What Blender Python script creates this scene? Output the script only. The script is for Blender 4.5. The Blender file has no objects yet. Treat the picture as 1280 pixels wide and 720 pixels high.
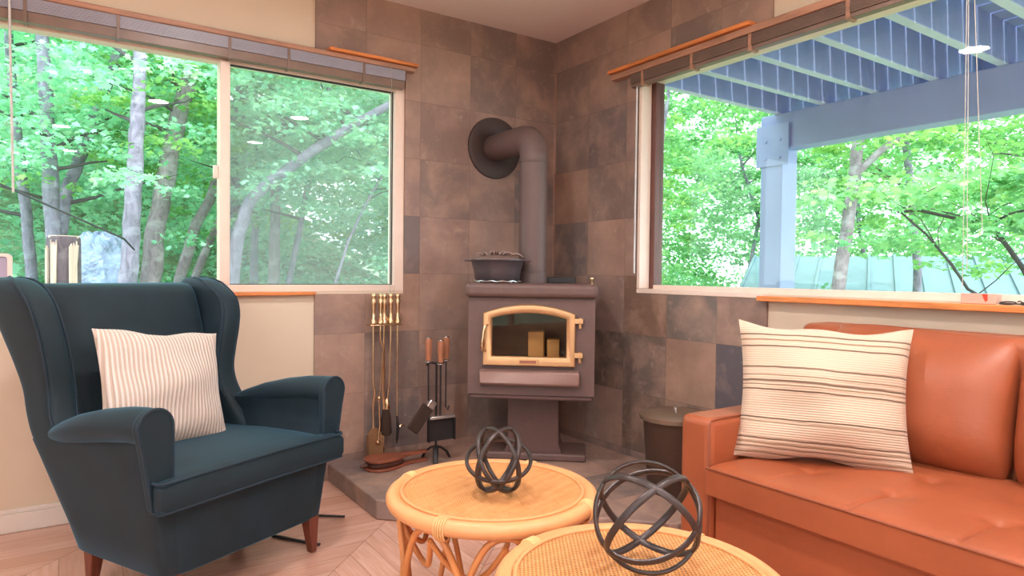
import bpy, bmesh, math, random
import numpy as np
from mathutils import Vector, Matrix
random.seed(7)
RNG = np.random.default_rng(11)
C = bpy.context.scene.collection
PI = math.pi

# ------------------------------------------------------------------ materials
def lin(c):
    return tuple(((v/255)/12.92 if v/255 <= 0.04045 else ((v/255+0.055)/1.055)**2.4) for v in c) + (1.0,)

class NT:
    def __init__(s, name):
        s.m = bpy.data.materials.new(name); s.m.use_nodes = True
        s.t = s.m.node_tree; s.t.nodes.clear()
        s.out = s.n('ShaderNodeOutputMaterial')
    def n(s, typ, **kw):
        nd = s.t.nodes.new(typ)
        for k, v in kw.items():
            if k in nd.inputs.keys() if hasattr(nd.inputs, 'keys') else False:
                nd.inputs[k].default_value = v
            else:
                setattr(nd, k, v)
        return nd
    def l(s, a, b): s.t.links.new(a, b)
    def math(s, op, a, b=None, c=None):
        nd = s.t.nodes.new('ShaderNodeMath'); nd.operation = op
        for i, v in enumerate((a, b, c)):
            if v is None: continue
            if isinstance(v, (int, float)): nd.inputs[i].default_value = v
            else: s.l(v, nd.inputs[i])
        return nd.outputs[0]
    def ramp(s, fac, stops, mode='LINEAR'):
        nd = s.t.nodes.new('ShaderNodeValToRGB'); cr = nd.color_ramp; cr.interpolation = mode
        while len(cr.elements) < len(stops): cr.elements.new(0.5)
        for e, (p, c) in zip(cr.elements, stops):
            e.position = p; e.color = c
        s.l(fac, nd.inputs[0]); return nd.outputs[0]
    def mix(s, fac, a, b, blend='MIX'):
        nd = s.t.nodes.new('ShaderNodeMix'); nd.data_type = 'RGBA'; nd.blend_type = blend
        for i, v in ((0, fac), (6, a), (7, b)):
            if isinstance(v, (int, float)): nd.inputs[i].default_value = v
            elif isinstance(v, tuple): nd.inputs[i].default_value = v
            else: s.l(v, nd.inputs[i])
        return nd.outputs[2]
    def noise(s, vec, scale, detail=3, rough=0.55, dist=0):
        nd = s.t.nodes.new('ShaderNodeTexNoise')
        nd.inputs['Scale'].default_value = scale; nd.inputs['Detail'].default_value = detail
        nd.inputs['Roughness'].default_value = rough; nd.inputs['Distortion'].default_value = dist
        if vec is not None: s.l(vec, nd.inputs['Vector'])
        return nd.outputs[0]
    def coord(s, scale=(1,1,1), rot=(0,0,0), loc=(0,0,0)):
        tc = s.t.nodes.new('ShaderNodeTexCoord'); mp = s.t.nodes.new('ShaderNodeMapping')
        mp.inputs['Scale'].default_value = scale; mp.inputs['Rotation'].default_value = rot; mp.inputs['Location'].default_value = loc
        s.l(tc.outputs['Object'], mp.inputs['Vector']); return mp.outputs[0]
    def sep(s, v):
        nd = s.t.nodes.new('ShaderNodeSeparateXYZ'); s.l(v, nd.inputs[0]); return nd.outputs
    def comb(s, x, y, z):
        nd = s.t.nodes.new('ShaderNodeCombineXYZ')
        for i, v in enumerate((x, y, z)):
            if isinstance(v, (int, float)): nd.inputs[i].default_value = v
            else: s.l(v, nd.inputs[i])
        return nd.outputs[0]
    def white(s, v):
        nd = s.t.nodes.new('ShaderNodeTexWhiteNoise'); nd.noise_dimensions = '3D'; s.l(v, nd.inputs['Vector']); return nd.outputs['Value']
    def bump(s, h, strength=0.2, dist=0.01):
        nd = s.t.nodes.new('ShaderNodeBump'); nd.inputs['Strength'].default_value = strength; nd.inputs['Distance'].default_value = dist
        s.l(h, nd.inputs['Height']); return nd.outputs[0]
    def bsdf(s, color=None, rough=0.5, metal=0.0, normal=None, **kw):
        nd = s.t.nodes.new('ShaderNodeBsdfPrincipled')
        for key, v in (('Base Color', color), ('Roughness', rough), ('Metallic', metal)):
            if v is None: continue
            if isinstance(v, (int, float, tuple)): nd.inputs[key].default_value = v
            else: s.l(v, nd.inputs[key])
        if normal is not None: s.l(normal, nd.inputs['Normal'])
        for k, v in kw.items(): nd.inputs[k.replace('_', ' ')].default_value = v
        s.l(nd.outputs[0], s.out.inputs[0]); return nd

def simple(name, rgb, rough=0.5, metal=0.0, var=0.12, scale=12, bump=0.0, bscale=80, bdist=0.004, stretch=(1,1,1), **kw):
    t = NT(name); co = t.coord(stretch); c = lin(rgb)
    n = t.noise(co, scale, 4)
    dk = tuple(v*(1-var) for v in c[:3]) + (1,); lt = tuple(min(1, v*(1+var)) for v in c[:3]) + (1,)
    col = t.ramp(n, [(0.3, dk), (0.7, lt)])
    nm = t.bump(t.noise(co, bscale, 2), bump, bdist) if bump > 0 else None
    t.bsdf(col, rough, metal, nm, **kw); return t.m

SEED = 3.25
TILES = {(39,29):(100,96,102), (38,29):(166,136,118), (37,29):(120,106,98), (36,29):(112,98,88), (39,30):(146,124,114), (38,30):(122,114,108), (37,30):(134,108,92), (38,28):(128,108,96), (37,28):(122,104,92), (39,28):(132,116,106)}   # tiles that stand out beside the sofa
def slate(name, horizontal=False):
    t = NT(name); co = t.coord(); s = t.sep(co)
    along = t.math('SUBTRACT', s[0], s[1])          # one of the two is constant on either wall
    P = 0.305
    if horizontal:
        gx = t.math('DIVIDE', t.math('ADD', s[0], 9.1), P); gy = t.math('DIVIDE', t.math('ADD', s[1], 9.1), P)
    else:
        gx = t.math('DIVIDE', t.math('ADD', along, 1.51+9.15), P); gy = t.math('DIVIDE', t.math('ADD', s[2], -0.73+9.15), P)
    ix = t.math('FLOOR', gx); iy = t.math('FLOOR', gy)
    fx = t.math('FRACT', gx); fy = t.math('FRACT', gy)
    idv = t.comb(ix, iy, t.math('GREATER_THAN', s[0], -0.02))
    h = t.white(t.comb(ix, iy, t.math('ADD', t.math('GREATER_THAN', s[0], -0.02), SEED)))
    h2 = t.white(t.comb(iy, ix, 3.7))
    base = t.ramp(h, [(0.0, lin((148,126,117))), (0.2, lin((160,136,125))), (0.42, lin((137,120,113))), (0.58, lin((168,141,128))),
                      (0.72, lin((153,130,121))), (0.84, lin((126,114,111))), (0.93, lin((162,133,118)))], 'CONSTANT')
    if not horizontal:
        for (a_, b_), rgb in TILES.items():
            hit = t.math('MULTIPLY', t.math('COMPARE', ix, float(a_), 0.1), t.math('COMPARE', iy, float(b_), 0.1))
            base = t.mix(hit, base, lin(rgb))
    off = t.comb(t.math('MULTIPLY', h, 37.0), t.math('MULTIPLY', h2, 19.0), 0.0)
    va = t.t.nodes.new('ShaderNodeVectorMath'); va.operation = 'ADD'; t.l(co, va.inputs[0]); t.l(off, va.inputs[1])
    n1 = t.noise(va.outputs[0], 5.0, 6, 0.62, 0.25)
    n2 = t.noise(va.outputs[0], 16, 5, 0.6, 0.5)
    c1 = t.mix(t.ramp(n1, [(0.45, (0,0,0,1)), (0.75, (0.75,0.75,0.75,1))]), base, lin((196,164,144)))
    c2 = t.mix(t.ramp(n1, [(0.26, (0.32,0.32,0.32,1)), (0.46, (0,0,0,1))]), c1, lin((112,98,94)))
    c3 = t.mix(t.ramp(n2, [(0.60, (0,0,0,1)), (0.80, (0.5,0.5,0.5,1))]), c2, lin((206,188,172)))
    ex = t.math('MINIMUM', fx, t.math('SUBTRACT', 1.0, fx)); ey = t.math('MINIMUM', fy, t.math('SUBTRACT', 1.0, fy))
    e = t.math('MINIMUM', ex, ey)
    g = t.math('LESS_THAN', e, 0.0065)
    c4 = t.mix(t.math('MULTIPLY', g, 0.30), c3, lin((98,82,74)))
    c4 = t.mix(1.0, c4, (0.93,0.91,0.92,1), 'MULTIPLY')
    hh = t.math('ADD', t.math('MULTIPLY', n1, 1.0), t.math('ADD', t.math('MULTIPLY', n2, 0.35), t.math('MULTIPLY', g, -0.8)))
    hh = t.math('ADD', hh, t.math('MULTIPLY', h, 0.5))
    t.bsdf(c4, t.ramp(n2, [(0.3, (0.42,)*3+(1,)), (0.7, (0.7,)*3+(1,))]), 0.0, t.bump(hh, 0.32, 0.012)); return t.m

def parquet(name):
    t = NT(name); co = t.coord(rot=(0,0,math.radians(45))); s = t.sep(co)
    P = 1.0; w = 0.092
    u = t.math('DIVIDE', t.math('ADD', s[0], 20.0), P); fu = t.math('FRACT', u)
    tri = t.math('MULTIPLY', t.math('ABSOLUTE', t.math('SUBTRACT', fu, 0.5)), P)
    v = t.math('DIVIDE', t.math('ADD', t.math('ADD', s[1], 20.0), tri), w*1.414)
    iv = t.math('FLOOR', v); fv = t.math('FRACT', v); iu = t.math('FLOOR', t.math('MULTIPLY', u, 2.0))
    h = t.white(t.comb(iu, iv, 0.5))
    base = t.ramp(h, [(0, lin((206,160,140))), (0.35, lin((218,174,156))), (0.7, lin((226,184,166))), (1, lin((210,166,148)))])
    side = t.math('GREATER_THAN', fu, 0.5)
    gr = t.mix(side, t.comb(t.math('ADD', s[0], s[1]), t.math('MULTIPLY', t.math('SUBTRACT', s[0], s[1]), 12.0), t.math('MULTIPLY', h, 9.0)),
               t.comb(t.math('MULTIPLY', t.math('ADD', s[0], s[1]), 12.0), t.math('SUBTRACT', s[0], s[1]), t.math('MULTIPLY', h, 9.0)))
    n = t.noise(gr, 4.0, 5, 0.6)
    c = t.mix(t.ramp(n, [(0.35, (0,0,0,1)), (0.75, (0.65,)*3+(1,))]), base, lin((190,136,112)))
    fu2 = t.math('FRACT', t.math('MULTIPLY', u, 2.0))
    g = t.math('MAXIMUM', t.math('LESS_THAN', t.math('MINIMUM', fv, t.math('SUBTRACT', 1.0, fv)), 0.018),
               t.math('LESS_THAN', t.math('MINIMUM', fu2, t.math('SUBTRACT', 1.0, fu2)), 0.004))
    c = t.mix(t.math('MULTIPLY', g, 0.5), c, lin((120,76,54)))
    t.bsdf(c, 0.2, 0.0, t.bump(t.math('MULTIPLY', g, -1.0), 0.25, 0.002), Coat_Weight=0.5, Coat_Roughness=0.12); return t.m

def weave(name, freq, dark):
    t = NT(name); co = t.coord(); s = t.sep(co)
    a = t.math('SINE', t.math('MULTIPLY', s[0], freq)); b = t.math('SINE', t.math('MULTIPLY', s[1], freq*0.82))
    k = t.math('MULTIPLY', a, b)
    n = t.noise(t.coord((1, 7, 1)), 9, 4); n2 = t.noise(t.coord((5, 1, 1)), 14, 3)
    base = t.mix(t.ramp(n, [(0.35, (0,)*3+(1,)), (0.7, (1,)*3+(1,))]), lin((226,164,108)), lin((212,144,84)))
    base = t.mix(t.ramp(n2, [(0.55, (0,)*3+(1,)), (0.8, (0.5,)*3+(1,))]), base, lin((184,116,60)))
    hole = t.ramp(k, [(0.12, (0,)*3+(1,)), (0.55, (1,)*3+(1,))])
    hm = t.math('MULTIPLY', hole, dark)
    col = t.mix(hm, base, lin((136,80,36)))
    t.bsdf(col, 0.5, 0.0, t.bump(t.math('MULTIPLY', k, -1.0), 0.5, 0.002)); return t.m

def stripes(name, cols, zlo, zhi, base):
    """woven cloth with bands across local z"""
    t = NT(name); co = t.coord(); s = t.sep(co)
    wob = t.math('MULTIPLY', t.math('SUBTRACT', t.noise(co, 7, 2), 0.5), 0.012)
    z = t.math('DIVIDE', t.math('SUBTRACT', t.math('ADD', s[2], wob), zlo), zhi-zlo)
    st = [(0.0, base)]
    for p, w, c in cols: st += [(p, c), (p+w, base)]
    col = t.ramp(z, st[:32], 'CONSTANT')
    fine = t.math('SINE', t.math('MULTIPLY', s[2], 900.0))
    n = t.noise(t.coord((3, 3, 90)), 6, 3)
    col = t.mix(t.math('MULTIPLY', n, 0.35), col, lin((206,180,150)))
    t.bsdf(col, 0.9, 0.0, t.bump(t.math('ADD', fine, t.math('MULTIPLY', t.noise(co, 16, 3), 4.0)), 0.25, 0.003), Sheen_Weight=0.15); return t.m

def ribbed(name):
    t = NT(name); co = t.coord(); s = t.sep(co)
    w = t.math('SINE', t.math('MULTIPLY', s[0], 2*PI/0.0135))
    col = t.mix(t.ramp(w, [(0.0, (0,)*3+(1,)), (0.35, (1,)*3+(1,))]), lin((192,174,160)), lin((222,210,204)))
    t.bsdf(col, 0.9, 0.0, t.bump(t.math('ADD', w, t.math('MULTIPLY', t.noise(co, 14, 3), 3.0)), 0.45, 0.004), Sheen_Weight=0.2); return t.m

def velvet(name, rgb):
    t = NT(name); co = t.coord(); c = lin(rgb)
    n = t.noise(co, 9, 4)
    col = t.ramp(n, [(0.3, tuple(v*0.8 for v in c[:3])+(1,)), (0.7, tuple(v*1.2 for v in c[:3])+(1,))])
    b = t.bsdf(col, 0.75, 0.0, t.bump(t.noise(co, 420, 2), 0.15, 0.002), Sheen_Weight=0.8, Sheen_Roughness=0.3)
    b.inputs['Sheen Tint'].default_value = lin((96,156,190)); return t.m

def leather(name, rgb):
    t = NT(name); co = t.coord(); c = lin(rgb)
    n = t.noise(co, 3.2, 5, 0.6)
    col = t.ramp(n, [(0.3, tuple(v*0.86 for v in c[:3])+(1,)), (0.72, tuple(v*1.14 for v in c[:3])+(1,))])
    bmp = t.math('ADD', t.math('MULTIPLY', t.noise(co, 260, 2), 0.3), t.math('MULTIPLY', t.noise(co, 9, 3), 1.4))
    t.bsdf(col, 0.43, 0.0, t.bump(bmp, 0.28, 0.006)); return t.m

def wood(name, rgb, rough=0.45, axis=0, scale=5):
    st = [12, 12, 12]; st[axis] = 0.9
    t = NT(name); co = t.coord(tuple(st)); c = lin(rgb)
    n = t.noise(co, scale, 5, 0.6, 0.8)
    col = t.ramp(n, [(0.3, tuple(v*0.68 for v in c[:3])+(1,)), (0.62, tuple(min(1, v*1.15) for v in c[:3])+(1,))])
    t.bsdf(col, rough, 0.0, t.bump(n, 0.12, 0.003)); return t.m

def bark(name, rgb, patch):
    t = NT(name); co = t.coord((1, 1, 0.45)); c = lin(rgb)
    n = t.noise(co, 12, 6, 0.7, 1.0); n2 = t.noise(t.coord((1, 1, 2.2)), 4.5, 4)
    col = t.ramp(n, [(0.3, tuple(v*0.5 for v in c[:3])+(1,)), (0.65, tuple(min(1, v*1.25) for v in c[:3])+(1,))])
    col = t.mix(t.ramp(n2, [(0.5, (0,)*3+(1,)), (0.62, (0.6,)*3+(1,))]), col, lin(patch))
    t.bsdf(col, 0.9, 0.0, t.bump(n, 0.7, 0.03)); return t.m

def leafmat(name, stops, trans=0.45):
    t = NT(name)
    a = t.t.nodes.new('ShaderNodeAttribute'); a.attribute_name = 'tone'
    col = t.ramp(a.outputs['Fac'], [(p, lin(c)) for p, c in stops])
    d = t.t.nodes.new('ShaderNodeBsdfDiffuse'); tr = t.t.nodes.new('ShaderNodeBsdfTranslucent')
    t.l(col, d.inputs[0]); t.l(t.mix(0.3, col, lin((190,225,110))), tr.inputs[0])
    mx = t.t.nodes.new('ShaderNodeMixShader'); mx.inputs[0].default_value = trans
    t.l(d.outputs[0], mx.inputs[1]); t.l(tr.outputs[0], mx.inputs[2])
    gl = t.t.nodes.new('ShaderNodeBsdfGlossy'); gl.inputs['Roughness'].default_value = 0.4; gl.inputs[0].default_value = (1,1,1,1)
    m2 = t.t.nodes.new('ShaderNodeMixShader'); m2.inputs[0].default_value = 0.04
    t.l(mx.outputs[0], m2.inputs[1]); t.l(gl.outputs[0], m2.inputs[2]); t.l(m2.outputs[0], t.out.inputs[0]); return t.m

def glass(name, tint=(1,1,1,1), ior=1.5):
    t = NT(name)
    tr = t.t.nodes.new('ShaderNodeBsdfTransparent'); tr.inputs[0].default_value = tint
    gl = t.t.nodes.new('ShaderNodeBsdfGlossy'); gl.inputs['Roughness'].default_value = 0.0
    fr = t.t.nodes.new('ShaderNodeFresnel'); fr.inputs[0].default_value = ior
    ge = t.t.nodes.new('ShaderNodeNewGeometry'); fac = t.math('MULTIPLY', fr.outputs[0], t.math('SUBTRACT', 1.0, ge.outputs['Backfacing']))
    mx = t.t.nodes.new('ShaderNodeMixShader'); t.l(fac, mx.inputs[0]); t.l(tr.outputs[0], mx.inputs[1]); t.l(gl.outputs[0], mx.inputs[2])
    t.l(mx.outputs[0], t.out.inputs[0]); return t.m

def emit(name, rgb, strength):
    t = NT(name); e = t.t.nodes.new('ShaderNodeEmission'); e.inputs[0].default_value = rgb; e.inputs[1].default_value = strength
    t.l(e.outputs[0], t.out.inputs[0]); return t.m

M = dict(
    paint=simple('cream_paint', (222,206,184), 0.7, var=0.03, scale=3, bump=0.08, bscale=160),
    greypaint=simple('pale_paint', (214,206,198), 0.7, var=0.03, scale=3),
    ceil=simple('ceiling_paint', (240,228,228), 0.8, var=0.03, scale=2, bump=0.06, bscale=120),
    white=simple('white_paint', (232,224,216), 0.45, var=0.03),
    frame=simple('window_vinyl', (240,220,206), 0.4, var=0.03),
    siding=simple('outer_siding', (170,160,160), 0.7),
    slate=slate('slate_wall'), slatefloor=slate('slate_hearth', True), floor=parquet('parquet'),
    oak=wood('orange_wood', (222,138,78), 0.4, 0), oaky=wood('orange_wood_b', (222,138,78), 0.4, 1),
    tanwood=wood('tan_wood', (178,134,112), 0.45, 0), tanwoody=wood('tan_wood_b', (178,134,112), 0.45, 1),
    jamb=wood('brown_jamb', (110,74,68), 0.5, 2),
    slat=simple('grey_slat', (172,174,190), 0.35, var=0.05), darkslat=simple('brown_slat', (128,108,98), 0.35, var=0.1),
    cord=simple('pale_cord', (190,186,178), 0.6), clear=simple('clear_wand', (205,205,205), 0.2),
    glass=glass('window_glass', (0.97,0.995,0.985,1), 1.52), stoveglass=glass('stove_glass', (0.92,0.86,0.8,1), 1.4),
    stove=simple('stove_paint', (106,83,79), 0.5, var=0.06, scale=30, bump=0.1, bscale=300, bdist=0.001),
    stovedark=simple('stove_inside', (150,118,96), 0.9), pipe=simple('pipe_paint', (104,86,83), 0.5, var=0.06, scale=20),
    flange=simple('flange_paint', (68,56,55), 0.5, var=0.06, scale=20),
    gold=simple('brass_gold', (216,172,126), 0.42, 0.6, var=0.06), brass=simple('polished_brass', (232,206,168), 0.22, 1.0, var=0.08),
    brick=simple('fire_brick', (250,206,140), 0.9, var=0.1), black=simple('black_iron', (46,42,44), 0.5, 0.2, var=0.1),
    iron=simple('cast_iron', (88,80,84), 0.35, 0.3, var=0.1), lidiron=simple('pewter_iron', (150,128,120), 0.5, 0.3, var=0.15, scale=60),
    steel=simple('bright_steel', (220,220,220), 0.25, 0.9), bristle=simple('dark_bristle', (60,44,36), 0.9, bump=0.6, bscale=200, stretch=(1,1,0.05)),
    handlewood=wood('handle_wood', (176,116,86), 0.4, 2), bellows=wood('bellows_wood', (140,80,60), 0.35, 0), hide=leather('bellows_leather', (88,54,46)),
    bucket=simple('bucket_metal', (84,64,54), 0.5, 0.3, var=0.06), bucketlid=simple('bucket_lid_metal', (126,106,90), 0.42, 0.35, var=0.08),
    orb=simple('bronze_black', (66,58,58), 0.36, 0.4, var=0.15, scale=40), rattan=simple('rattan_cane', (220,160,108), 0.4, var=0.07, scale=9), rattanleg=simple('rattan_leg', (204,136,80), 0.4, var=0.14, scale=14),
    bind=simple('rattan_binding', (236,186,128), 0.5, bump=0.5, bscale=120), weave1=weave('fine_weave', 760, 0.35), weave2=weave('open_weave', 600, 1.0),
    velvet=velvet('teal_velvet', (10,36,47)), welt=velvet('teal_welt', (18,40,54)), legwood=wood('chair_leg_wood', (112,58,42), 0.35, 2),
    ribbed=ribbed('ribbed_cream'), leather=leather('cognac_leather', (160,86,54)), leatherdk=leather('cognac_seam', (140,74,48)),
    bark=bark('grey_bark', (142,134,156), (174,168,190)), barkd=bark('brown_bark', (152,138,146), (184,178,184)), twig=simple('dark_twig', (84,80,84), 0.9),
    splitwood=wood('split_wood', (192,170,158), 0.8, 2), stumpbark=bark('stump_bark', (92,80,90), (120,108,116)),
    plastic=simple('pale_sheet', (140,156,190), 0.25, var=0.5, scale=6, bump=0.7, bscale=14, bdist=0.05),
    deck=simple('lavender_paint', (160,172,218), 0.6, var=0.06, scale=5), deckedge=simple('pale_lavender_paint', (206,216,238), 0.6, var=0.05),
    metalroof=simple('green_metal_roof', (176,206,204), 0.4, 0.2, var=0.05), shed=simple('shed_wall', (120,120,110), 0.8),
    ground=simple('forest_floor', (150,166,140), 1.0, var=0.5, scale=3, bump=0.8, bscale=9, bdist=0.05),
    cable=simple('black_cable', (40,44,50), 0.6), lav=simple('lavender_panel', (172,164,190), 0.5, var=0.02),
    pink=simple('pinkish_card', (214,176,160), 0.6, var=0.05), red=simple('red_print', (214,70,50), 0.5), 
    lamp=emit('lamp_glow', (1.0, 0.93, 0.90, 1), 265.0),
)
def screen(name):
    t = NT(name); tr = t.t.nodes.new('ShaderNodeBsdfTransparent'); d = t.t.nodes.new('ShaderNodeBsdfDiffuse'); d.inputs[0].default_value = lin((190,214,224))
    mx = t.t.nodes.new('ShaderNodeMixShader'); mx.inputs[0].default_value = 0.24; t.l(tr.outputs[0], mx.inputs[1]); t.l(d.outputs[0], mx.inputs[2]); t.l(mx.outputs[0], t.out.inputs[0]); return t.m
M['screen'] = screen('insect_screen')
M['leaf'] = leafmat('maple_leaf', [(0.0,(120,200,172)), (0.35,(162,230,200)), (0.7,(190,242,214)), (1.0,(216,248,204))])
M['leafy'] = leafmat('sunny_leaf', [(0.0,(86,158,98)), (0.4,(130,198,118)), (0.75,(170,220,132)), (1.0,(216,240,150))])
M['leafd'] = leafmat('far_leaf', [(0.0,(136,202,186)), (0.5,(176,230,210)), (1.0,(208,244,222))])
M['leafr'] = leafmat('yard_leaf', [(0.0,(74,148,106)), (0.35,(112,188,130)), (0.7,(148,214,150)), (1.0,(200,236,166))])
M['ivy'] = leafmat('ivy_leaf', [(0.0,(122,180,146)), (0.5,(162,216,178)), (1.0,(204,240,206))], 0.25)
LN = lin((84,62,50)); LM = lin((132,106,82)); LS = lin((176,140,104))
M['stripe'] = stripes('striped_cloth', [(0.055,0.012,LM),(0.095,0.010,LN),(0.125,0.008,LM),(0.155,0.012,LN),(0.27,0.010,LM),(0.295,0.012,LN),
    (0.49,0.012,LN),(0.525,0.008,LM),(0.55,0.016,LN),(0.59,0.010,LM),(0.645,0.012,LN),(0.80,0.010,LN),(0.845,0.012,LM),(0.885,0.012,LN)], -0.215, 0.215, lin((208,186,166)))

# ------------------------------------------------------------------ mesh helpers
class MB:
    def __init__(s): s.v = []; s.f = []; s.mi = []
    def add(s, verts, faces, mi=0):
        o = len(s.v); s.v += [tuple(v) for v in verts]
        s.f += [tuple(i+o for i in f) for f in faces]; s.mi += [mi]*len(faces); return s
    def box(s, x0, x1, y0, y1, z0, z1, mi=0):
        x0, x1 = sorted((x0, x1)); y0, y1 = sorted((y0, y1)); z0, z1 = sorted((z0, z1))
        return s.add([(x0,y0,z0),(x1,y0,z0),(x1,y1,z0),(x0,y1,z0),(x0,y0,z1),(x1,y0,z1),(x1,y1,z1),(x0,y1,z1)],
                     [(0,3,2,1),(4,5,6,7),(0,1,5,4),(1,2,6,5),(2,3,7,6),(3,0,4,7)], mi)
    def obox(s, c, half, R, mi=0):
        vs = []
        for sz in (-1,1):
            for sx, sy in ((-1,-1),(1,-1),(1,1),(-1,1)):
                vs.append(Vector(c) + R @ Vector((sx*half[0], sy*half[1], sz*half[2])))
        return s.add(vs, [(0,3,2,1),(4,5,6,7),(0,1,5,4),(1,2,6,5),(2,3,7,6),(3,0,4,7)], mi)
    def loft(s, rings, cap0=True, cap1=True, closed=False, mi=0):
        n = len(rings[0]); o = []
        for r in rings: o += list(r)
        F = []; m = len(rings)
        for i in range(m if closed else m-1):
            a = i*n; b = ((i+1) % m)*n
            for j in range(n):
                k = (j+1) % n; F.append((a+j, a+k, b+k, b+j))
        if not closed:
            if cap0: F.append(tuple(reversed(range(n))))
            if cap1: F.append(tuple(range((m-1)*n, m*n)))
        return s.add(o, F, mi)
    def tube(s, pts, r, seg=10, closed=False, mi=0, flat=None, up=None):
        pts = [Vector(p) for p in pts]; n = len(pts)
        rs = r if isinstance(r, (list, tuple)) else [r]*n
        T = []
        for i in range(n):
            a = pts[(i-1) % n] if (closed or i > 0) else pts[i]; b = pts[(i+1) % n] if (closed or i < n-1) else pts[i]
            d = b-a; T.append(d.normalized() if d.length > 1e-9 else Vector((0,0,1)))
        ref = Vector(up) if up is not None else (Vector((0,0,1)) if abs(T[0].z) < 0.9 else Vector((1,0,0)))
        N = (ref - T[0]*ref.dot(T[0])).normalized(); rings = []
        for i in range(n):
            if i > 0:
                if up is not None: N = Vector(up) if not callable(up) else up(pts[i])
                N = (N - T[i]*N.dot(T[i])).normalized()
            B = T[i].cross(N); fx, fy = flat if flat else (1, 1)
            rings.append([pts[i] + (N*math.cos(2*PI*k/seg)*fx + B*math.sin(2*PI*k/seg)*fy)*rs[i] for k in range(seg)])
        if closed:
            pass
        return s.loft(rings, closed=closed, mi=mi)
    def cyl(s, p0, p1, r0, r1=None, seg=20, mi=0):
        return s.tube([p0, p1], [r0, r0 if r1 is None else r1], seg, mi=mi)
    def lathe(s, prof, c=(0,0,0), seg=40, R=None, mi=0, cap0=True, cap1=True):
        rings = []
        for r, z in prof:
            ring = []
            for k in range(seg):
                v = Vector((r*math.cos(2*PI*k/seg), r*math.sin(2*PI*k/seg), z))
                ring.append(Vector(c) + (R @ v if R else v))
            rings.append(ring)
        return s.loft(rings, cap0, cap1, mi=mi)
    def prism(s, poly, z0, z1, mi=0):
        n = len(poly)
        return s.loft([[(x,y,z0) for x,y in poly], [(x,y,z1) for x,y in poly]], mi=mi)
    def build(s, name, mat, parent=None, smooth=False, bevel=0, bseg=2, sub=0, angle=40, loc=None):
        me = bpy.data.meshes.new(name); me.from_pydata(s.v, [], s.f)
        bm = bmesh.new(); bm.from_mesh(me); bmesh.ops.recalc_face_normals(bm, faces=bm.faces); bm.to_mesh(me); bm.free()
        for m in (mat if isinstance(mat, (list, tuple)) else [mat]): me.materials.append(m)
        if any(s.mi) and len(s.mi) == len(me.polygons): me.polygons.foreach_set('material_index', s.mi)
        o = bpy.data.objects.new(name, me); C.objects.link(o)
        if smooth or bevel or sub:
            me.shade_smooth() if hasattr(me, 'shade_smooth') else None
        if bevel:
            b = o.modifiers.new('b', 'BEVEL'); b.width = bevel; b.segments = bseg; b.limit_method = 'ANGLE'; b.angle_limit = math.radians(angle); b.harden_normals = False
        if sub:
            q = o.modifiers.new('s', 'SUBSURF'); q.levels = sub; q.render_levels = sub
        if (smooth or bevel) and not sub:
            try: me.set_sharp_from_angle(angle=math.radians(46 if smooth else 30))
            except Exception: pass
        if parent is not None: o.parent = parent
        if loc is not None: o.location = loc
        return o

def superring(cx, cy, hx, hy, n=2.6, seg=28):
    out = []
    for k in range(seg):
        a = 2*PI*(k+0.5)/seg; ca, sa = math.cos(a), math.sin(a)
        out.append((cx + hx*math.copysign(abs(ca)**(2/n), ca), cy + hy*math.copysign(abs(sa)**(2/n), sa)))
    return out

def thing(name, label, cat, loc=(0,0,0), rotz=0, group=None):
    o = bpy.data.objects.new(name, None); C.objects.link(o); o.empty_display_size = 0.1
    o.location = loc; o.rotation_euler = (0,0,rotz); tag(o, label, cat, group); return o
def tag(o, label, cat=None, group=None, kind=None):
    o['label'] = label
    if cat: o['category'] = cat
    if group: o['group'] = group
    if kind: o['kind'] = kind
    return o
def struct(o, label=None):
    o['kind'] = 'structure'
    if label: o['label'] = label
    return o
def copy_tree(o, parent=None):
    c = o.copy(); C.objects.link(c)
    if parent is not None: c.parent = parent
    for ch in list(o.children): copy_tree(ch, c)
    return c

def mesh_from_np(name, V, F_sizes, F_idx, mat, parent=None, tone=None):
    me = bpy.data.meshes.new(name); nv = len(V); nf = len(F_sizes)
    me.vertices.add(nv); me.vertices.foreach_set('co', V.astype(np.float32).ravel())
    me.loops.add(len(F_idx)); me.loops.foreach_set('vertex_index', F_idx.astype(np.int32))
    me.polygons.add(nf); st = np.concatenate(([0], np.cumsum(F_sizes)[:-1])).astype(np.int32)
    me.polygons.foreach_set('loop_start', st)
    me.update(calc_edges=True); me.validate()
    me.materials.append(mat)
    if tone is not None:
        a = me.attributes.new('tone', 'FLOAT', 'FACE'); a.data.foreach_set('value', tone.astype(np.float32))
    o = bpy.data.objects.new(name, me); C.objects.link(o)
    if parent is not None: o.parent = parent
    return o

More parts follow.
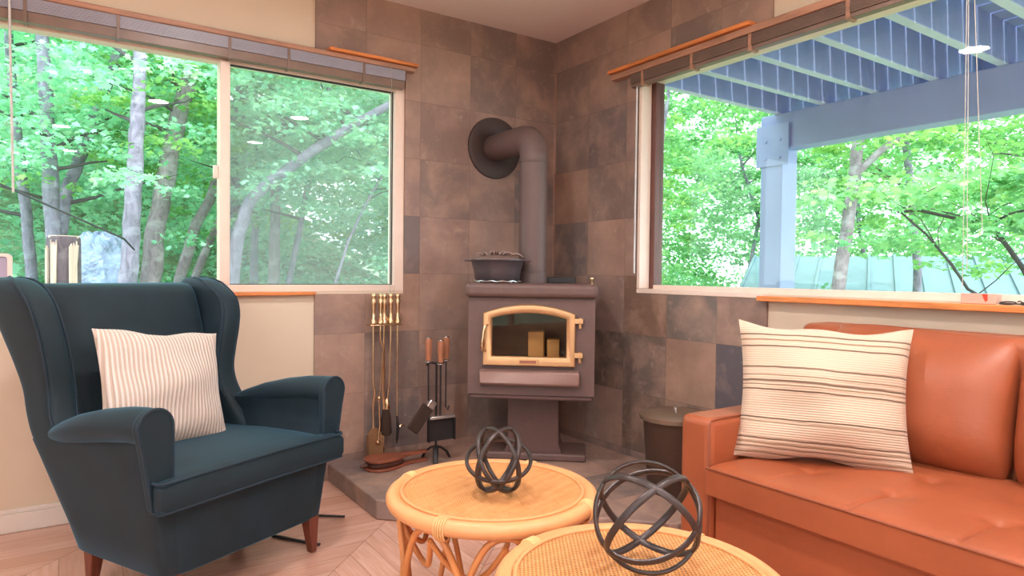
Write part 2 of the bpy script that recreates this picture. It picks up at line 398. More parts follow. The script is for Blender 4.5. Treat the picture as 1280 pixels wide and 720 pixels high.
LEAF = np.array([(0,-0.55,0),(0.22,-0.30,0.02),(0.52,-0.22,-0.05),(0.26,0.02,0.03),(0.42,0.32,-0.05),(0.12,0.25,0.03),(0,0.60,-0.06),
                 (-0.12,0.25,0.03),(-0.42,0.32,-0.05),(-0.26,0.02,0.03),(-0.52,-0.22,-0.05),(-0.22,-0.30,0.02)])
def leaves(name, pos, size, mat, parent=None, flat=0.45, tone=None):
    """a mass of lobed leaves, one small face each, lying near level"""
    n = len(pos); yaw = RNG.uniform(0, 2*PI, n); pit = RNG.normal(0, flat, n); rol = RNG.normal(0, flat, n)
    sz = size*RNG.uniform(0.65, 1.25, n)
    L = LEAF
    x = L[None,:,0]*sz[:,None]; y = L[None,:,1]*sz[:,None]; z = L[None,:,2]*sz[:,None]
    cp, sp = np.cos(pit)[:,None], np.sin(pit)[:,None]; y, z = y*cp - z*sp, y*sp + z*cp
    cr, sr = np.cos(rol)[:,None], np.sin(rol)[:,None]; x, z = x*cr + z*sr, -x*sr + z*cr
    cy, sy = np.cos(yaw)[:,None], np.sin(yaw)[:,None]; x, y = x*cy - y*sy, x*sy + y*cy
    V = np.stack([x,y,z], -1) + pos[:,None,:]
    k = len(L); idx = np.arange(n*k)
    if tone is None: tone = np.clip(RNG.normal(0.5, 0.24, n), 0, 1)
    return mesh_from_np(name, V.reshape(-1,3), np.full(n, k), idx, mat, parent, tone)

def sprays(centers, per, rx, rz):
    out = []; tn = []
    for c in centers:
        m = int(per*RNG.uniform(0.6, 1.4)); a = RNG.uniform(0, 2*PI, m); r = rx*np.sqrt(RNG.uniform(0, 1, m))*RNG.uniform(0.6, 1.3)
        p = np.stack([r*np.cos(a), r*np.sin(a), RNG.normal(0, rz, m) - 0.25*r*r/max(rx, .01)], -1) + np.array(c)
        out.append(p); tn.append(np.clip(RNG.normal(RNG.uniform(0.25, 0.75), 0.16, m), 0, 1))
    return np.concatenate(out), np.concatenate(tn)

# ------------------------------------------------------------------ the room
XW, YB, H = -5.2, -7.0, 2.44
LX0, LX1, LZ0, LZ1 = -3.15, -1.0, 0.941, 2.075         # left window opening
RY0, RY1, RZ0, RZ1 = -2.80, -0.725, 0.960, 2.085       # right window opening
T = 0.15
struct(MB().box(XW-T, 0.15, YB-T, 0.15, -0.12, 0.0).build('floor', M['floor']), 'herringbone wood floor')
struct(MB().box(XW-T, 0.15, YB-T, 0.15, H, H+0.16).build('ceiling', M['ceil']), 'pale pinkish ceiling')
b = MB(); b.box(XW, LX0, 0, T, 0, H); b.box(LX1, 0.0, 0, T, 0, H); b.box(LX0, LX1, 0, T, 0, LZ0); b.box(LX0, LX1, 0, T, LZ1, H)
struct(b.build('wall_left', M['paint']), 'cream painted wall with the sliding window')
b = MB(); b.box(0, T, YB, RY0, 0, H); b.box(0, T, RY1, T, 0, H); b.box(0, T, RY0, RY1, 0, RZ0); b.box(0, T, RY0, RY1, RZ1, H)
struct(b.build('wall_right', M['paint']), 'cream painted wall behind the leather sofa')
struct(MB().box(XW, T, YB-T, YB, 0, H).build('wall_back', M['greypaint']))
b = MB(); b.box(XW-T, XW, YB, -6.5, 0, H); b.box(XW-T, XW, -3.4, T, 0, H); b.box(XW-T, XW, -6.5, -3.4, 0, 0.25); b.box(XW-T, XW, -6.5, -3.4, 2.25, H)
struct(b.build('wall_side', M['greypaint']))
w = struct(bpy.data.objects.new('fill_window', None), 'unseen wide side window added behind the camera for fill daylight'); C.objects.link(w)  # unseen opening, added to let fill daylight into the room
b = MB(); b.box(XW-0.1, XW-0.03, -6.5, -6.44, 0.25, 2.25); b.box(XW-0.1, XW-0.03, -3.46, -3.4, 0.25, 2.25); b.box(XW-0.1, XW-0.03, -6.44, -3.46, 0.25, 0.31); b.box(XW-0.1, XW-0.03, -6.44, -3.46, 2.19, 2.25); b.box(XW-0.1, XW-0.03, -4.98, -4.92, 0.31, 2.19)
b.build('window_frame', M['frame'], w, bevel=0.003)
for a_, c_ in ((-6.44,-4.98),(-4.92,-3.46)): MB().box(XW-0.07, XW-0.065, a_, c_, 0.31, 2.19).build('glass_pane', M['glass'], w)
TX, TY = -1.475, -1.508                                 # where the slate ends on each wall
b = MB(); b.box(TX, LX1, -0.012, 0, 0, 0.93); b.box(TX, LX1, -0.012, 0, 2.10, H); b.box(LX1, 0, -0.012, 0, 0, H)
struct(b.build('trim_1', M['slate']), 'slate tiles on the wall left of the stove')
b = MB(); b.box(-0.012, 0, TY, RY1, 0, 0.945); b.box(-0.012, 0, TY, RY1, 2.10, H); b.box(-0.012, 0, RY1, -0.012, 0, H)
b.box(0, 0.06, RY1-0.004, RY1+0.0, RZ0, RZ1)
struct(b.build('trim_2', M['slate']), 'slate tiles on the wall right of the stove')
struct(MB().box(TX+0.05, -0.954, -0.075, -0.012, 2.112, 2.128).build('trim_3', M['oak'], bevel=0.003), 'orange wood strip above the left window')
struct(MB().box(-0.075, -0.012, TY+0.07, -0.549, 2.112, 2.130).build('trim_4', M['oaky'], bevel=0.003), 'orange wood strip above the right window')
struct(MB().box(LX0, TX, -0.035, 0.0, 0.925, 0.941).build('trim_5', M['oak'], bevel=0.003), 'orange wood sill edge under the left window')
struct(MB().box(-0.055, 0.055, RY0, TY+0.022, 0.936, 0.958).build('trim_6', M['oaky'], bevel=0.003), 'orange wood sill under the right window')
b = MB(); b.box(XW, TX, -0.014, 0, 0, 0.075); b.box(XW, TX, -0.009, 0, 0.075, 0.092)
struct(b.build('baseboard_left', M['white'], bevel=0.003))
b = MB(); b.box(-0.014, 0, YB, TY, 0, 0.075); b.box(-0.009, 0, YB, TY, 0.075, 0.092)
struct(b.build('baseboard_right', M['white'], bevel=0.003))

# left window: two lights in a pale vinyl frame
w = struct(bpy.data.objects.new('window_1', None), 'white sliding window with woods outside'); C.objects.link(w)
b = MB(); y0, y1 = 0.0, 0.085
b.box(LX1-0.052, LX1, y0, y1, LZ0, LZ1); b.box(LX0, LX0+0.05, y0, y1, LZ0, LZ1)
b.box(LX0+0.05, LX1-0.052, y0, y1, LZ0, LZ0+0.034); b.box(LX0+0.05, LX1-0.052, y0+0.02, y1, 1.988, LZ1)
b.build('window_frame', M['frame'], w, bevel=0.003)
b = MB(); b.box(-1.905, -1.862, -0.004, 0.075, LZ0+0.034, 1.99)
b.build('mullion', M['frame'], w, bevel=0.003)
MB().box(-1.862, LX1-0.052, 0.040, 0.045, LZ0+0.034, 1.988).build('glass_pane', M['glass'], w)
MB().box(LX0+0.05, -1.905, 0.055, 0.060, LZ0+0.034, 1.988).build('glass_pane', M['glass'], w)
b = MB(); b.box(-1.862,-1.857,0.030,0.050,LZ0+0.034,1.988); b.box(LX1-0.057,LX1-0.052,0.030,0.050,LZ0+0.034,1.988); b.box(-1.857,LX1-0.057,0.030,0.050,LZ0+0.034,LZ0+0.038); b.box(-1.857,LX1-0.057,0.030,0.050,1.984,1.988)
b.build('gasket', M['black'], w)
MB().box(-1.857, LX1-0.057, 0.072, 0.0725, LZ0+0.038, 1.984).build('insect_screen', M['screen'], w)
b = MB(); b.box(-1.928, -1.905, 0.03, 0.045, 1.46, 1.52); b.build('latch', M['white'], w, bevel=0.004)
# right window: one fixed light set back in the wall
w = struct(bpy.data.objects.new('window_2', None), 'wide picture window looking out under the deck'); C.objects.link(w)
b = MB(); x0, x1 = 0.062, 0.125
b.box(x0, x1, RY1-0.052, RY1, RZ0, RZ1); b.build('side_jamb', M['jamb'], w, bevel=0.003)
b = MB(); b.box(x0, x1, RY0, RY0+0.05, RZ0, RZ1); b.box(x0-0.004, x1, RY0+0.05, RY1-0.052, RZ0, RZ0+0.03); b.box(x0, x1, RY0+0.05, RY1-0.052, 2.04, RZ1)
b.box(-0.014, 0.060, RY1-0.024, RY1-0.004, RZ0+0.011, RZ1); b.box(-0.014, 0.056, TY+0.023, RY1-0.004, 0.946, RZ0+0.010)
b.build('window_frame', M['frame'], w, bevel=0.003)
MB().box(0.088, 0.093, RY0+0.05, RY1-0.052, RZ0+0.03, 2.04).build('glass_pane', M['glass'], w)

# raised blinds
bl = thing('window_blind', 'grey slat blind raised to the top of the left window', 'blind', (-2.05, -0.03, 2.04))
def L(o, mb_name=None): return o
def rel(b, c):
    b.v = [(x-c[0], y-c[1], z-c[2]) for x, y, z in b.v]; return b
c = (-2.05, -0.03, 2.04)
b = MB().box(LX0-0.05, -0.965, -0.058, -0.013, 2.086, 2.110); rel(b, c).build('valance', M['tanwood'], bl, bevel=0.004)
b = MB()
for k in range(13): b.box(LX0, -1.02, -0.052+0.001*(k % 2), -0.004, 2.035+k*0.0039, 2.0376+k*0.0039)
rel(b, c).build('slat_stack', M['slat'], bl)
b = MB().box(LX0, -1.02, -0.046, -0.006, 1.994, 2.0345); rel(b, c).build('bottom_rail', M['darkslat'], bl, bevel=0.002)
for x in (-2.62, -2.31, -1.88, -1.62, -1.25):
    b = MB().box(x, x+0.012, -0.0535, -0.002, 1.990, 2.086); rel(b, c).build('lift_tape', M['darkslat'], bl)
b = MB().tube([(-2.662,-0.06,2.09), (-2.652,-0.06,1.33)], 0.0045, 8); rel(b, c).build('tilt_wand', M['clear'], bl, smooth=True)
b = MB().tube([(-1.10,-0.06,2.09), (-1.098,-0.06,1.5), (-1.10,-0.06,0.93)], 0.0012, 5); rel(b, c).build('pull_cord', M['cord'], bl)
c = (-0.03, -1.7, 2.04)
bl = thing('window_blind', 'brown slat blind raised to the top of the right picture window', 'blind', c)
b = MB().box(-0.058, -0.013, RY0-0.05, -0.556, 2.078, 2.110); rel(b, c).build('valance', M['tanwoody'], bl, bevel=0.004)
b = MB()
for k in range(11): b.box(-0.050+0.001*(k % 2), -0.002, RY0, -0.70, 2.030+k*0.0043, 2.0328+k*0.0043)
rel(b, c).build('slat_stack', M['darkslat'], bl)
b = MB().box(-0.044, -0.006, RY0, -0.70, 2.012, 2.0295); rel(b, c).build('bottom_rail', M['darkslat'], bl, bevel=0.002)
for y in (-0.78, -1.10, -1.42, -1.85, -2.3):
    b = MB().box(-0.0525, 0.0, y-0.014, y, 2.006, 2.079); rel(b, c).build('lift_tape', M['tanwoody'], bl)
for dy, z1 in ((0, 1.07), (0.012, 1.0), (-0.04, 1.20)):
    b = MB().tube([(-0.06,-2.262+dy*0.3,2.09), (-0.06,-2.28+dy,z1)], 0.0013, 5); rel(b, c).build('pull_cord', M['cord'], bl)
b = MB().tube([(-0.035,-0.735,2.09), (-0.035,-0.733,1.05)], 0.005, 8); rel(b, c).build('tilt_wand', M['clear'], bl, smooth=True)

# recessed lamps; the panes mirror six of them, the last three are unseen and added for fill
spots = [(-1.93,-1.42,'recessed ceiling light mirrored high in the left pane beside the mullion'),
         (-1.85,-2.88,'recessed ceiling light mirrored against the leaning trunk left of the mullion'),
         (-2.52,-4.52,'recessed ceiling light mirrored above the forked tree at the left pane'),
         (-2.45,-6.10,'recessed ceiling light mirrored lowest in the left pane'),
         (-0.72,-2.80,'recessed ceiling light mirrored highest in the right sliding pane'),
         (-0.78,-4.25,'recessed ceiling light mirrored lower in the right sliding pane')]
spots += [(-3.9,-1.5,'unseen recessed fill light added over the floor behind the armchair'), (-3.9,-3.2,'unseen recessed fill light added at the far side of the room'),
          (-3.9,-5.2,'unseen recessed fill light added in the back corner of the room')]  # unseen lamps added to brighten the camera side of the room
for x, y, lb in spots:
    t = thing('ceiling_light', lb, 'ceiling light', (x,y,H), group='recessed ceiling lights')
    MB().lathe([(0.078,-0.001),(0.096,-0.001),(0.096,-0.006),(0.080,-0.010),(0.078,-0.010),(0.078,-0.001)], seg=32, cap0=False, cap1=False).build('trim_ring', M['white'], t, smooth=True)
    MB().lathe([(0.076,-0.002),(0.076,-0.005),(0.03,-0.0075)], seg=32).build('lamp_lens', M['lamp'], t)

# ------------------------------------------------------------------ hearth and stove
HZ = 0.085
h = MB().prism([(-0.012,-0.012),(-1.405,-0.012),(-1.405,-0.635),(-1.36,-0.68),(-0.53,-1.50),(-0.012,-1.50)], 0.0, HZ)
tag(h.build('hearth', M['slatefloor'], bevel=0.006), 'raised slate tile hearth under the wood stove', 'hearth')

S = (-0.627, -0.648); st = thing('wood_stove', 'brown pedestal wood stove with an arched brass door', 'stove', (S[0],S[1],HZ), math.radians(-40))
def Z(z): return z-HZ
b = MB()
b.box(-0.306,-0.276,0.0,0.43,Z(0.455),Z(0.924)); b.box(0.276,0.306,0.0,0.43,Z(0.455),Z(0.924)); b.box(-0.276,0.276,0.41,0.43,Z(0.455),Z(0.924))
b.box(-0.276,0.276,0.0,0.43,Z(0.455),Z(0.60)); b.box(-0.276,0.276,0.0,0.43,Z(0.86),Z(0.924)); b.box(-0.276,-0.195,0.0,0.03,Z(0.60),Z(0.86)); b.box(0.180,0.276,0.0,0.03,Z(0.60),Z(0.86))
b.build('firebox', M['stove'], st)
b = MB().box(-0.30,0.30,0.012,0.418,Z(0.430),Z(0.4555)); b.build('firebox_floor', M['stove'], st, bevel=0.008)
b = MB().box(-0.272,0.272,0.40,0.408,Z(0.6),Z(0.86)); b.box(-0.272,-0.264,0.04,0.4,Z(0.6),Z(0.86)); b.box(0.264,0.272,0.04,0.4,Z(0.6),Z(0.86)); b.build('liner', M['stovedark'], st)
b = MB().box(-0.318,0.318,-0.035,0.445,Z(0.926),Z(0.993)); b.build('top_plate', M['stove'], st, bevel=0.022, bseg=4)
def arch(hw, z0, zs, zt, cx=-0.008, n=18):
    pts = [(cx-hw, z0), (cx+hw, z0), (cx+hw, zs)]
    for k in range(1, n): 
        a = 1-2*k/n; pts.append((cx+hw*a, zs+(zt-zs)*(1-a*a)))
    pts.append((cx-hw, zs)); return pts
door = bpy.data.objects.new('door', None); C.objects.link(door); door.parent = st
o_, i_ = arch(0.222,Z(0.598),Z(0.850),Z(0.893)), arch(0.179,Z(0.643),Z(0.826),Z(0.852))
m_ = [((a[0]*0.55+c_[0]*0.45), (a[1]*0.55+c_[1]*0.45)) for a, c_ in zip(o_, i_)]
b = MB(); n = len(o_); vs = []
for (ring, y) in ((o_, 0.004), (o_, -0.022), ([(p[0]*0.9+q[0]*0.1, p[1]*0.9+q[1]*0.1) for p, q in zip(o_, i_)], -0.030), (m_, -0.033), ([(p[0]*0.12+q[0]*0.88, p[1]*0.12+q[1]*0.88) for p, q in zip(o_, i_)], -0.028), (i_, -0.020), (i_, 0.004)):
    vs.append([(p[0], y, p[1]) for p in ring])
b.loft(vs, closed=True); b.build('door_frame', M['gold'], door, smooth=True, angle=30)
gp = arch(0.182,Z(0.640),Z(0.828),Z(0.855)); b = MB(); b.loft([[(p[0],-0.012,p[1]) for p in gp],[(p[0],-0.008,p[1]) for p in gp]])
b.build('door_glass', M['stoveglass'], door)
b = MB(); b.tube([(-0.206,-0.034,Z(0.795)),(-0.216,-0.055,Z(0.79)),(-0.222,-0.058,Z(0.76)),(-0.224,-0.06,Z(0.735)),(-0.228,-0.06,Z(0.70)),(-0.226,-0.056,Z(0.675)),(-0.214,-0.036,Z(0.668))],
    [0.005,0.006,0.007,0.006,0.010,0.009,0.006], 10)
b.build('door_handle', M['brass'], door, smooth=True)
for z in (0.818, 0.655):
    b = MB().box(0.210,0.250,-0.030,-0.004,Z(z-0.012),Z(z+0.012)); b.cyl((0.236,-0.018,Z(z-0.036)),(0.236,-0.018,Z(z+0.016)),0.0075); b.build('hinge', M['gold'], door, bevel=0.002)
b = MB().box(-0.060,0.040,-0.038,-0.030,Z(0.607),Z(0.634)); b.box(-0.052,0.032,-0.0395,-0.037,Z(0.612),Z(0.629)); pl = b.build('name_plate', M['gold'], door, bevel=0.002)
b = MB().box(-0.050,0.030,-0.0400,-0.0392,Z(0.6135),Z(0.6275)); b.build('plate_inset', simple('plate_red_brown', (158,100,78), 0.5), door)
b = MB(); prof = [(0.0,0.506),(-0.03,0.503),(-0.048,0.512),(-0.052,0.530),(-0.050,0.575),(0.0,0.580)]
b.loft([[(x,y,Z(z)) for y, z in prof] for x in (-0.243,-0.236,0.228,0.236)]); b.build('ash_lip', simple('lip_paint', (146,116,108), 0.42, var=0.05), st, bevel=0.008, bseg=3)
b = MB(); b.loft([[(-0.15,0.21,Z(0.12)),(0.15,0.21,Z(0.12)),(0.15,0.40,Z(0.12)),(-0.15,0.40,Z(0.12))],[(-0.131,0.20,Z(0.17)),(0.131,0.20,Z(0.17)),(0.131,0.39,Z(0.17)),(-0.131,0.39,Z(0.17))],
    [(-0.131,0.19,Z(0.41)),(0.131,0.19,Z(0.41)),(0.131,0.39,Z(0.41)),(-0.131,0.39,Z(0.41))],[(-0.16,0.15,Z(0.4305)),(0.16,0.15,Z(0.4305)),(0.16,0.39,Z(0.4305)),(-0.16,0.39,Z(0.4305))]])
b.build('pedestal', M['stove'], st, bevel=0.004)
b = MB().box(-0.272,0.272,0.185,0.445,0.0,Z(0.124)); b.build('base_plate', M['stove'], st, bevel=0.010, bseg=3)
b = MB().box(0.05,0.205,0.34,0.44,Z(0.9925),Z(1.026)); b.build('top_vent_cover', M['black'], st, bevel=0.003)
b = MB().lathe([(0.006,Z(0.99)),(0.006,Z(1.012)),(0.009,Z(1.018)),(0.007,Z(1.026)),(0.001,Z(1.029))], (0.288,0.06,0), 16); b.build('damper_knob', M['brass'], st, smooth=True)
for (a0,a1,z1,dy) in ((-0.03,0.05,0.745,0.20),(0.066,0.13,0.705,0.22)):
    b = MB().box(a0,a1,dy,dy+0.10,Z(0.600),Z(z1)); b.build('firebrick', M['brick'], st, bevel=0.004)

# stove pipe
PX, PY, PR = -0.448, -0.405, 0.0735
sp = thing('stove_pipe', 'brown stove pipe elbowing from stove top to a round wall flange', 'pipe', (PX,PY,0.993))
def zz(z): return z-0.993
b = MB().lathe([(PR+0.004,0.0),(PR+0.004,0.055),(PR,0.057),(PR,zz(1.618)),(PR+0.003,zz(1.620)),(PR+0.003,zz(1.626)),(PR,zz(1.628)),(PR,zz(1.668))], seg=40, cap0=False, cap1=False)
b.build('vertical_section', M['pipe'], sp, smooth=True)
b = MB(); R_ = 0.092; rings = []
for k in range(5):
    a = (PI/2)*k/4
    cy, cz = R_*(1-math.cos(a)), zz(1.664)+R_*math.sin(a)
    tdir = Vector((0, math.sin(a), math.cos(a))); N = Vector((1,0,0)); B = tdir.cross(N)
    rings.append([Vector((0,cy,cz)) + (N*math.cos(2*PI*j/40)+B*math.sin(2*PI*j/40))*(PR+0.001) for j in range(40)])
b.loft(rings, False, False); b.build('elbow', M['pipe'], sp, smooth=True, angle=15)
b = MB(); R90 = Matrix.Rotation(-PI/2, 3, 'X')
b.lathe([(PR,R_-0.005),(PR,0.385)], (0,0,zz(1.756)), 40, R90, cap0=False, cap1=False); b.build('horizontal_section', M['pipe'], sp, smooth=True)
b = MB().lathe([(PR-0.01,0.393),(PR+0.02,0.374),(0.160,0.377),(0.172,0.381),(0.174,0.392),(0.172,0.3928)], (0,0,zz(1.756)), 56, R90); b.build('wall_flange', M['flange'], sp, smooth=True)

# steamer pot on a wire trivet, standing on the stove top
Rm = Matrix.Rotation(math.radians(-40), 4, 'Z')
def stove_pt(x, y, z): v = Rm @ Vector((x, y, 0)); return (S[0]+v.x, S[1]+v.y, z)
tv = thing('trivet', 'thin pale wire trivet under the steamer pot', 'trivet', stove_pt(-0.188,0.17,0.993), math.radians(-40))
b = MB(); b.tube([(0.122*math.cos(a), 0.122*math.sin(a), 0.010+0.0022*math.sin(a*14)) for a in [2*PI*k/96 for k in range(96)]], 0.0032, 6, closed=True); b.build('outer_ring', M['steel'], tv, smooth=True)
b = MB()
for k in range(4): a = PI*k/4; b.tube([(-0.12*math.cos(a),-0.12*math.sin(a),0.009),(0.12*math.cos(a),0.12*math.sin(a),0.009)], 0.0025, 6)
b.build('spokes', M['steel'], tv, smooth=True)
for k in range(4): a = PI*k/2+PI/4; b = MB().cyl((0.112*math.cos(a),0.112*math.sin(a),0.0),(0.112*math.cos(a),0.112*math.sin(a),0.009),0.004,seg=8); b.build('foot', M['steel'], tv)
pt = thing('steamer_pot', 'dark cast iron steamer pot with a lattice lid on the stove', 'pot', stove_pt(-0.188,0.17,1.0055), math.radians(-40))
b = MB().lathe([(0.02,0.0),(0.108,0.0),(0.114,0.006),(0.121,0.05),(0.134,0.097),(0.140,0.101),(0.140,0.106),(0.126,0.106),(0.112,0.05),(0.10,0.012),(0.02,0.01)], seg=48); b.build('bowl', M['iron'], pt, smooth=True)
for s in (-1, 1):
    b = MB(); rr = []
    for q, wd in ((0.132,0.036),(0.150,0.034),(0.166,0.022),(0.170,0.012)): rr.append([(s*q, x, 0.100+z) for x, z in superring(0,0,wd,0.005,3,16)])
    b.loft(rr); b.build('lug_handle', M['iron'], pt, smooth=True)
lid = MB().lathe([(0.001,0.128),(0.04,0.127),(0.08,0.120),(0.115,0.110),(0.137,0.1065),(0.137,0.103),(0.02,0.106)], seg=48).build('lid', M['lidiron'], pt, smooth=True)
rs = random.Random(4)
b = MB()
for k in range(26):
    a = rs.uniform(0, 2*PI); r0 = rs.uniform(0.015,0.10); ln = rs.uniform(0.02,0.045); d = rs.uniform(0, PI)
    p = [(r0*math.cos(a)+ln*math.cos(d)*q, r0*math.sin(a)+ln*math.sin(d)*q, 0.131-0.2*(r0**2)*8*0.1*9 + 0.014*(1-q*q) + rs.uniform(0,0.004)) for q in (-1,-0.5,0,0.5,1)]
    b.tube(p, [0.002,0.0055,0.0065,0.0055,0.002], 8)
b.build('lattice', M['lidiron'], lid, smooth=True)

# ------------------------------------------------------------------ hearth tools
tx, ty = -1.148, -0.10
ts = thing('tool_stand', 'brass fireplace tool stand with a rectangular top plate', 'tool stand', (tx,ty,HZ))
def zt(z): return z-HZ
b = MB().box(-0.055,0.055,-0.055,0.055,0,0.012); b.build('base', M['brass'], ts, bevel=0.004)
b = MB().cyl((0,0,0.01),(0,0,zt(0.775)),0.0048,seg=12); b.build('pole', M['brass'], ts, smooth=True)
b = MB().box(-0.085,0.085,-0.034,0.034,zt(0.772),zt(0.779)); b.build('top_plate', M['brass'], ts, bevel=0.003)
b = MB().lathe([(0.004,zt(0.778)),(0.010,zt(0.783)),(0.019,zt(0.797)),(0.021,zt(0.806)),(0.017,zt(0.818)),(0.006,zt(0.826)),(0.001,zt(0.828))], seg=20); b.build('finial', M['brass'], ts, smooth=True)
HP = [(0.003,0.78),(0.015,0.784),(0.015,0.80),(0.009,0.812),(0.009,0.84),(0.012,0.88),(0.0145,0.90),(0.011,0.910),(0.015,0.918),(0.012,0.930),(0.001,0.935)]
def brass_tool(name, label, x, y, ztop=0.0):
    t = thing(name, label, 'fireplace tool', (tx+x, ty+y, HZ))
    MB().lathe([(r, zt(z)+ztop) for r, z in HP], seg=16).build('handle', M['brass'], t, smooth=True)
    return t
# shovel hanging nearest the armchair
t = brass_tool('fireplace_shovel', 'brass fireplace shovel hung at the armchair end of the brass stand', -0.066, -0.02)
MB().tube([(0,0,zt(0.78)),(0,0,zt(0.50)),(0.006,-0.012,zt(0.44)),(0,-0.004,zt(0.38)),(0.004,0,zt(0.26))], [0.0045,0.0045,0.006,0.0048,0.0048], 10).build('rod', M['brass'], t, smooth=True)
b = MB(); vs = []
for sy in (0.0,-0.003):
    vs.append([(-0.030,sy-0.02,zt(0.10)),(0.052,sy-0.02,zt(0.10)),(0.044,sy,zt(0.235)),(0.018,sy+0.002,zt(0.262)),(-0.010,sy+0.002,zt(0.258)),(-0.026,sy,zt(0.235))])
b.loft(vs); b.box(-0.032,-0.028,-0.034,0.0,zt(0.105),zt(0.23)); b.build('pan', simple('dull_brass', (150,116,84), 0.4, 0.5), t, bevel=0.001)
# tongs: two arms, two handles
t = brass_tool('fireplace_tongs', 'brass fireplace tongs with ball joints, second on the brass stand', -0.030, -0.025)
MB().lathe([(r, zt(z)-0.002) for r, z in HP], (0.024,0.012,0), 16).build('handle', M['brass'], t, smooth=True)
MB().tube([(0,0,zt(0.78)),(-0.004,-0.004,zt(0.70)),(0.014,-0.006,zt(0.66)),(0.004,-0.004,zt(0.50)),(-0.006,0,zt(0.40)),(0.0,0,zt(0.27)),(-0.014,-0.01,zt(0.20))], 0.0042, 8).build('arm', M['brass'], t, smooth=True)
MB().tube([(0.024,0.012,zt(0.78)),(0.022,0.012,zt(0.62)),(0.020,0.01,zt(0.40)),(0.028,0.006,zt(0.26)),(0.004,0,zt(0.195))], 0.0042, 8).build('arm', M['brass'], t, smooth=True)
for p in ((-0.006,0,zt(0.41)), (-0.014,-0.01,zt(0.19))):
    MB().lathe([(0.001,-0.013),(0.010,-0.008),(0.013,0),(0.010,0.008),(0.001,0.013)], p, 14).build('ball', M['brass'], t, smooth=True)
# brush
t = brass_tool('fireplace_brush', 'brass fireplace brush with dark bristles hung on the brass stand', 0.030, -0.012)
MB().tube([(0,0,zt(0.78)),(-0.002,0,zt(0.52)),(-0.016,-0.004,zt(0.40))], 0.0042, 8).build('rod', M['brass'], t, smooth=True)
MB().lathe([(0.005,0.05),(0.014,0.03),(0.019,0.0),(0.017,-0.008)], (-0.020,-0.004,zt(0.355)), 16).build('ferrule', M['brass'], t, smooth=True)
MB().lathe([(0.017,0.0),(0.026,-0.05),(0.030,-0.12),(0.024,-0.13)], (-0.024,-0.004,zt(0.348)), 18).build('bristles', M['bristle'], t, smooth=True)
# poker
t = brass_tool('fireplace_poker', 'brass fireplace poker with a side hook, last on the brass stand', 0.064, -0.02)
MB().tube([(0,0,zt(0.78)),(0,0,zt(0.30))], 0.0045, 8).build('rod', M['brass'], t, smooth=True)
MB().tube([(0,0,zt(0.31)),(0.006,0,zt(0.25)),(0.002,0,zt(0.19)),(-0.001,0,zt(0.16))], [0.005,0.009,0.007,0.001], 10).build('tip', M['black'], t, smooth=True)
MB().tube([(0.004,0,zt(0.24)),(0.022,-0.002,zt(0.262)),(0.036,-0.004,zt(0.258)),(0.044,-0.004,zt(0.25))], [0.006,0.005,0.004,0.001], 8).build('hook', M['brass'], t, smooth=True)

# black set with wooden grips
wx, wy = -0.925, -0.245
ws = thing('tool_stand', 'black iron tool stand on a tripod foot beside the stove', 'tool stand', (wx,wy,HZ))
for k in range(3):
    a = -PI/2 - 0.5 + 2*PI*k/3
    MB().tube([(0,0,0.075),(0.03*math.cos(a),0.03*math.sin(a),0.066),(0.062*math.cos(a),0.062*math.sin(a),0.04),(0.080*math.cos(a),0.080*math.sin(a),0.008)], [0.009,0.009,0.009,0.0075], 8, flat=(0.7,1.6)).build('foot', M['black'], ws, smooth=True)
MB().cyl((0,0,0.06),(0,0,zt(0.585)),0.006,seg=10).build('pole', M['black'], ws, smooth=True)
b = MB(); b.tube([(-0.058,-0.006,zt(0.578)),(-0.03,0.012,zt(0.588)),(0,0,zt(0.58)),(0.03,0.012,zt(0.588)),(0.048,0.004,zt(0.578))], 0.006, 8); b.build('hook_bar', M['black'], ws, smooth=True)
def grip_tool(name, label, x, y, z0, z1):
    t = thing(name, label, 'fireplace tool', (wx+x, wy+y, HZ))
    MB().lathe([(0.003,zt(z0)),(0.013,zt(z0)+0.003),(0.0165,zt(z0)+0.06),(0.017,zt(z1)-0.01),(0.015,zt(z1)),(0.003,zt(z1)+0.001)], seg=18).build('grip', M['handlewood'], t, smooth=True)
    MB().lathe([(0.003,zt(z0)-0.007),(0.020,zt(z0)-0.006),(0.020,zt(z0)-0.002),(0.003,zt(z0)-0.001)], seg=18).build('collar', M['steel'], t, smooth=True)
    MB().lathe([(0.003,zt(z1)+0.0005),(0.0165,zt(z1)+0.0008),(0.0165,zt(z1)+0.005),(0.003,zt(z1)+0.006)], seg=18).build('cap', M['steel'], t, smooth=True)
    return t
t = grip_tool('hearth_brush', 'wood-handled hearth brush tilted at the armchair side of the black stand', -0.056, -0.02, 0.600, 0.712)
MB().cyl((0,0,zt(0.595)),(0.002,0,zt(0.40)),0.0045,seg=8).build('rod', M['black'], t, smooth=True)
R_b = Matrix.Rotation(math.radians(38), 3, 'Y')
MB().obox((0.012,-0.004,zt(0.372)), (0.020,0.010,0.032), R_b).build('ferrule', M['steel'], t, bevel=0.003)
MB().obox((-0.045,-0.004,zt(0.315)), (0.032,0.012,0.072), R_b).build('bristles', M['bristle'], t, bevel=0.006)
t = grip_tool('hearth_shovel', 'wood-handled hearth shovel with a dark square pan facing the room', 0.0, -0.045, 0.588, 0.700)
MB().cyl((0,0,zt(0.583)),(0,0,zt(0.325)),0.005,seg=8).build('rod', M['black'], t, smooth=True)
b = MB(); b.loft([[(-0.068,0.0,zt(0.312)),(0.068,0.0,zt(0.312)),(0.074,-0.004,zt(0.20)),(-0.074,-0.004,zt(0.20))],[(-0.068,-0.004,zt(0.312)),(0.068,-0.004,zt(0.312)),(0.074,-0.008,zt(0.20)),(-0.074,-0.008,zt(0.20))]])
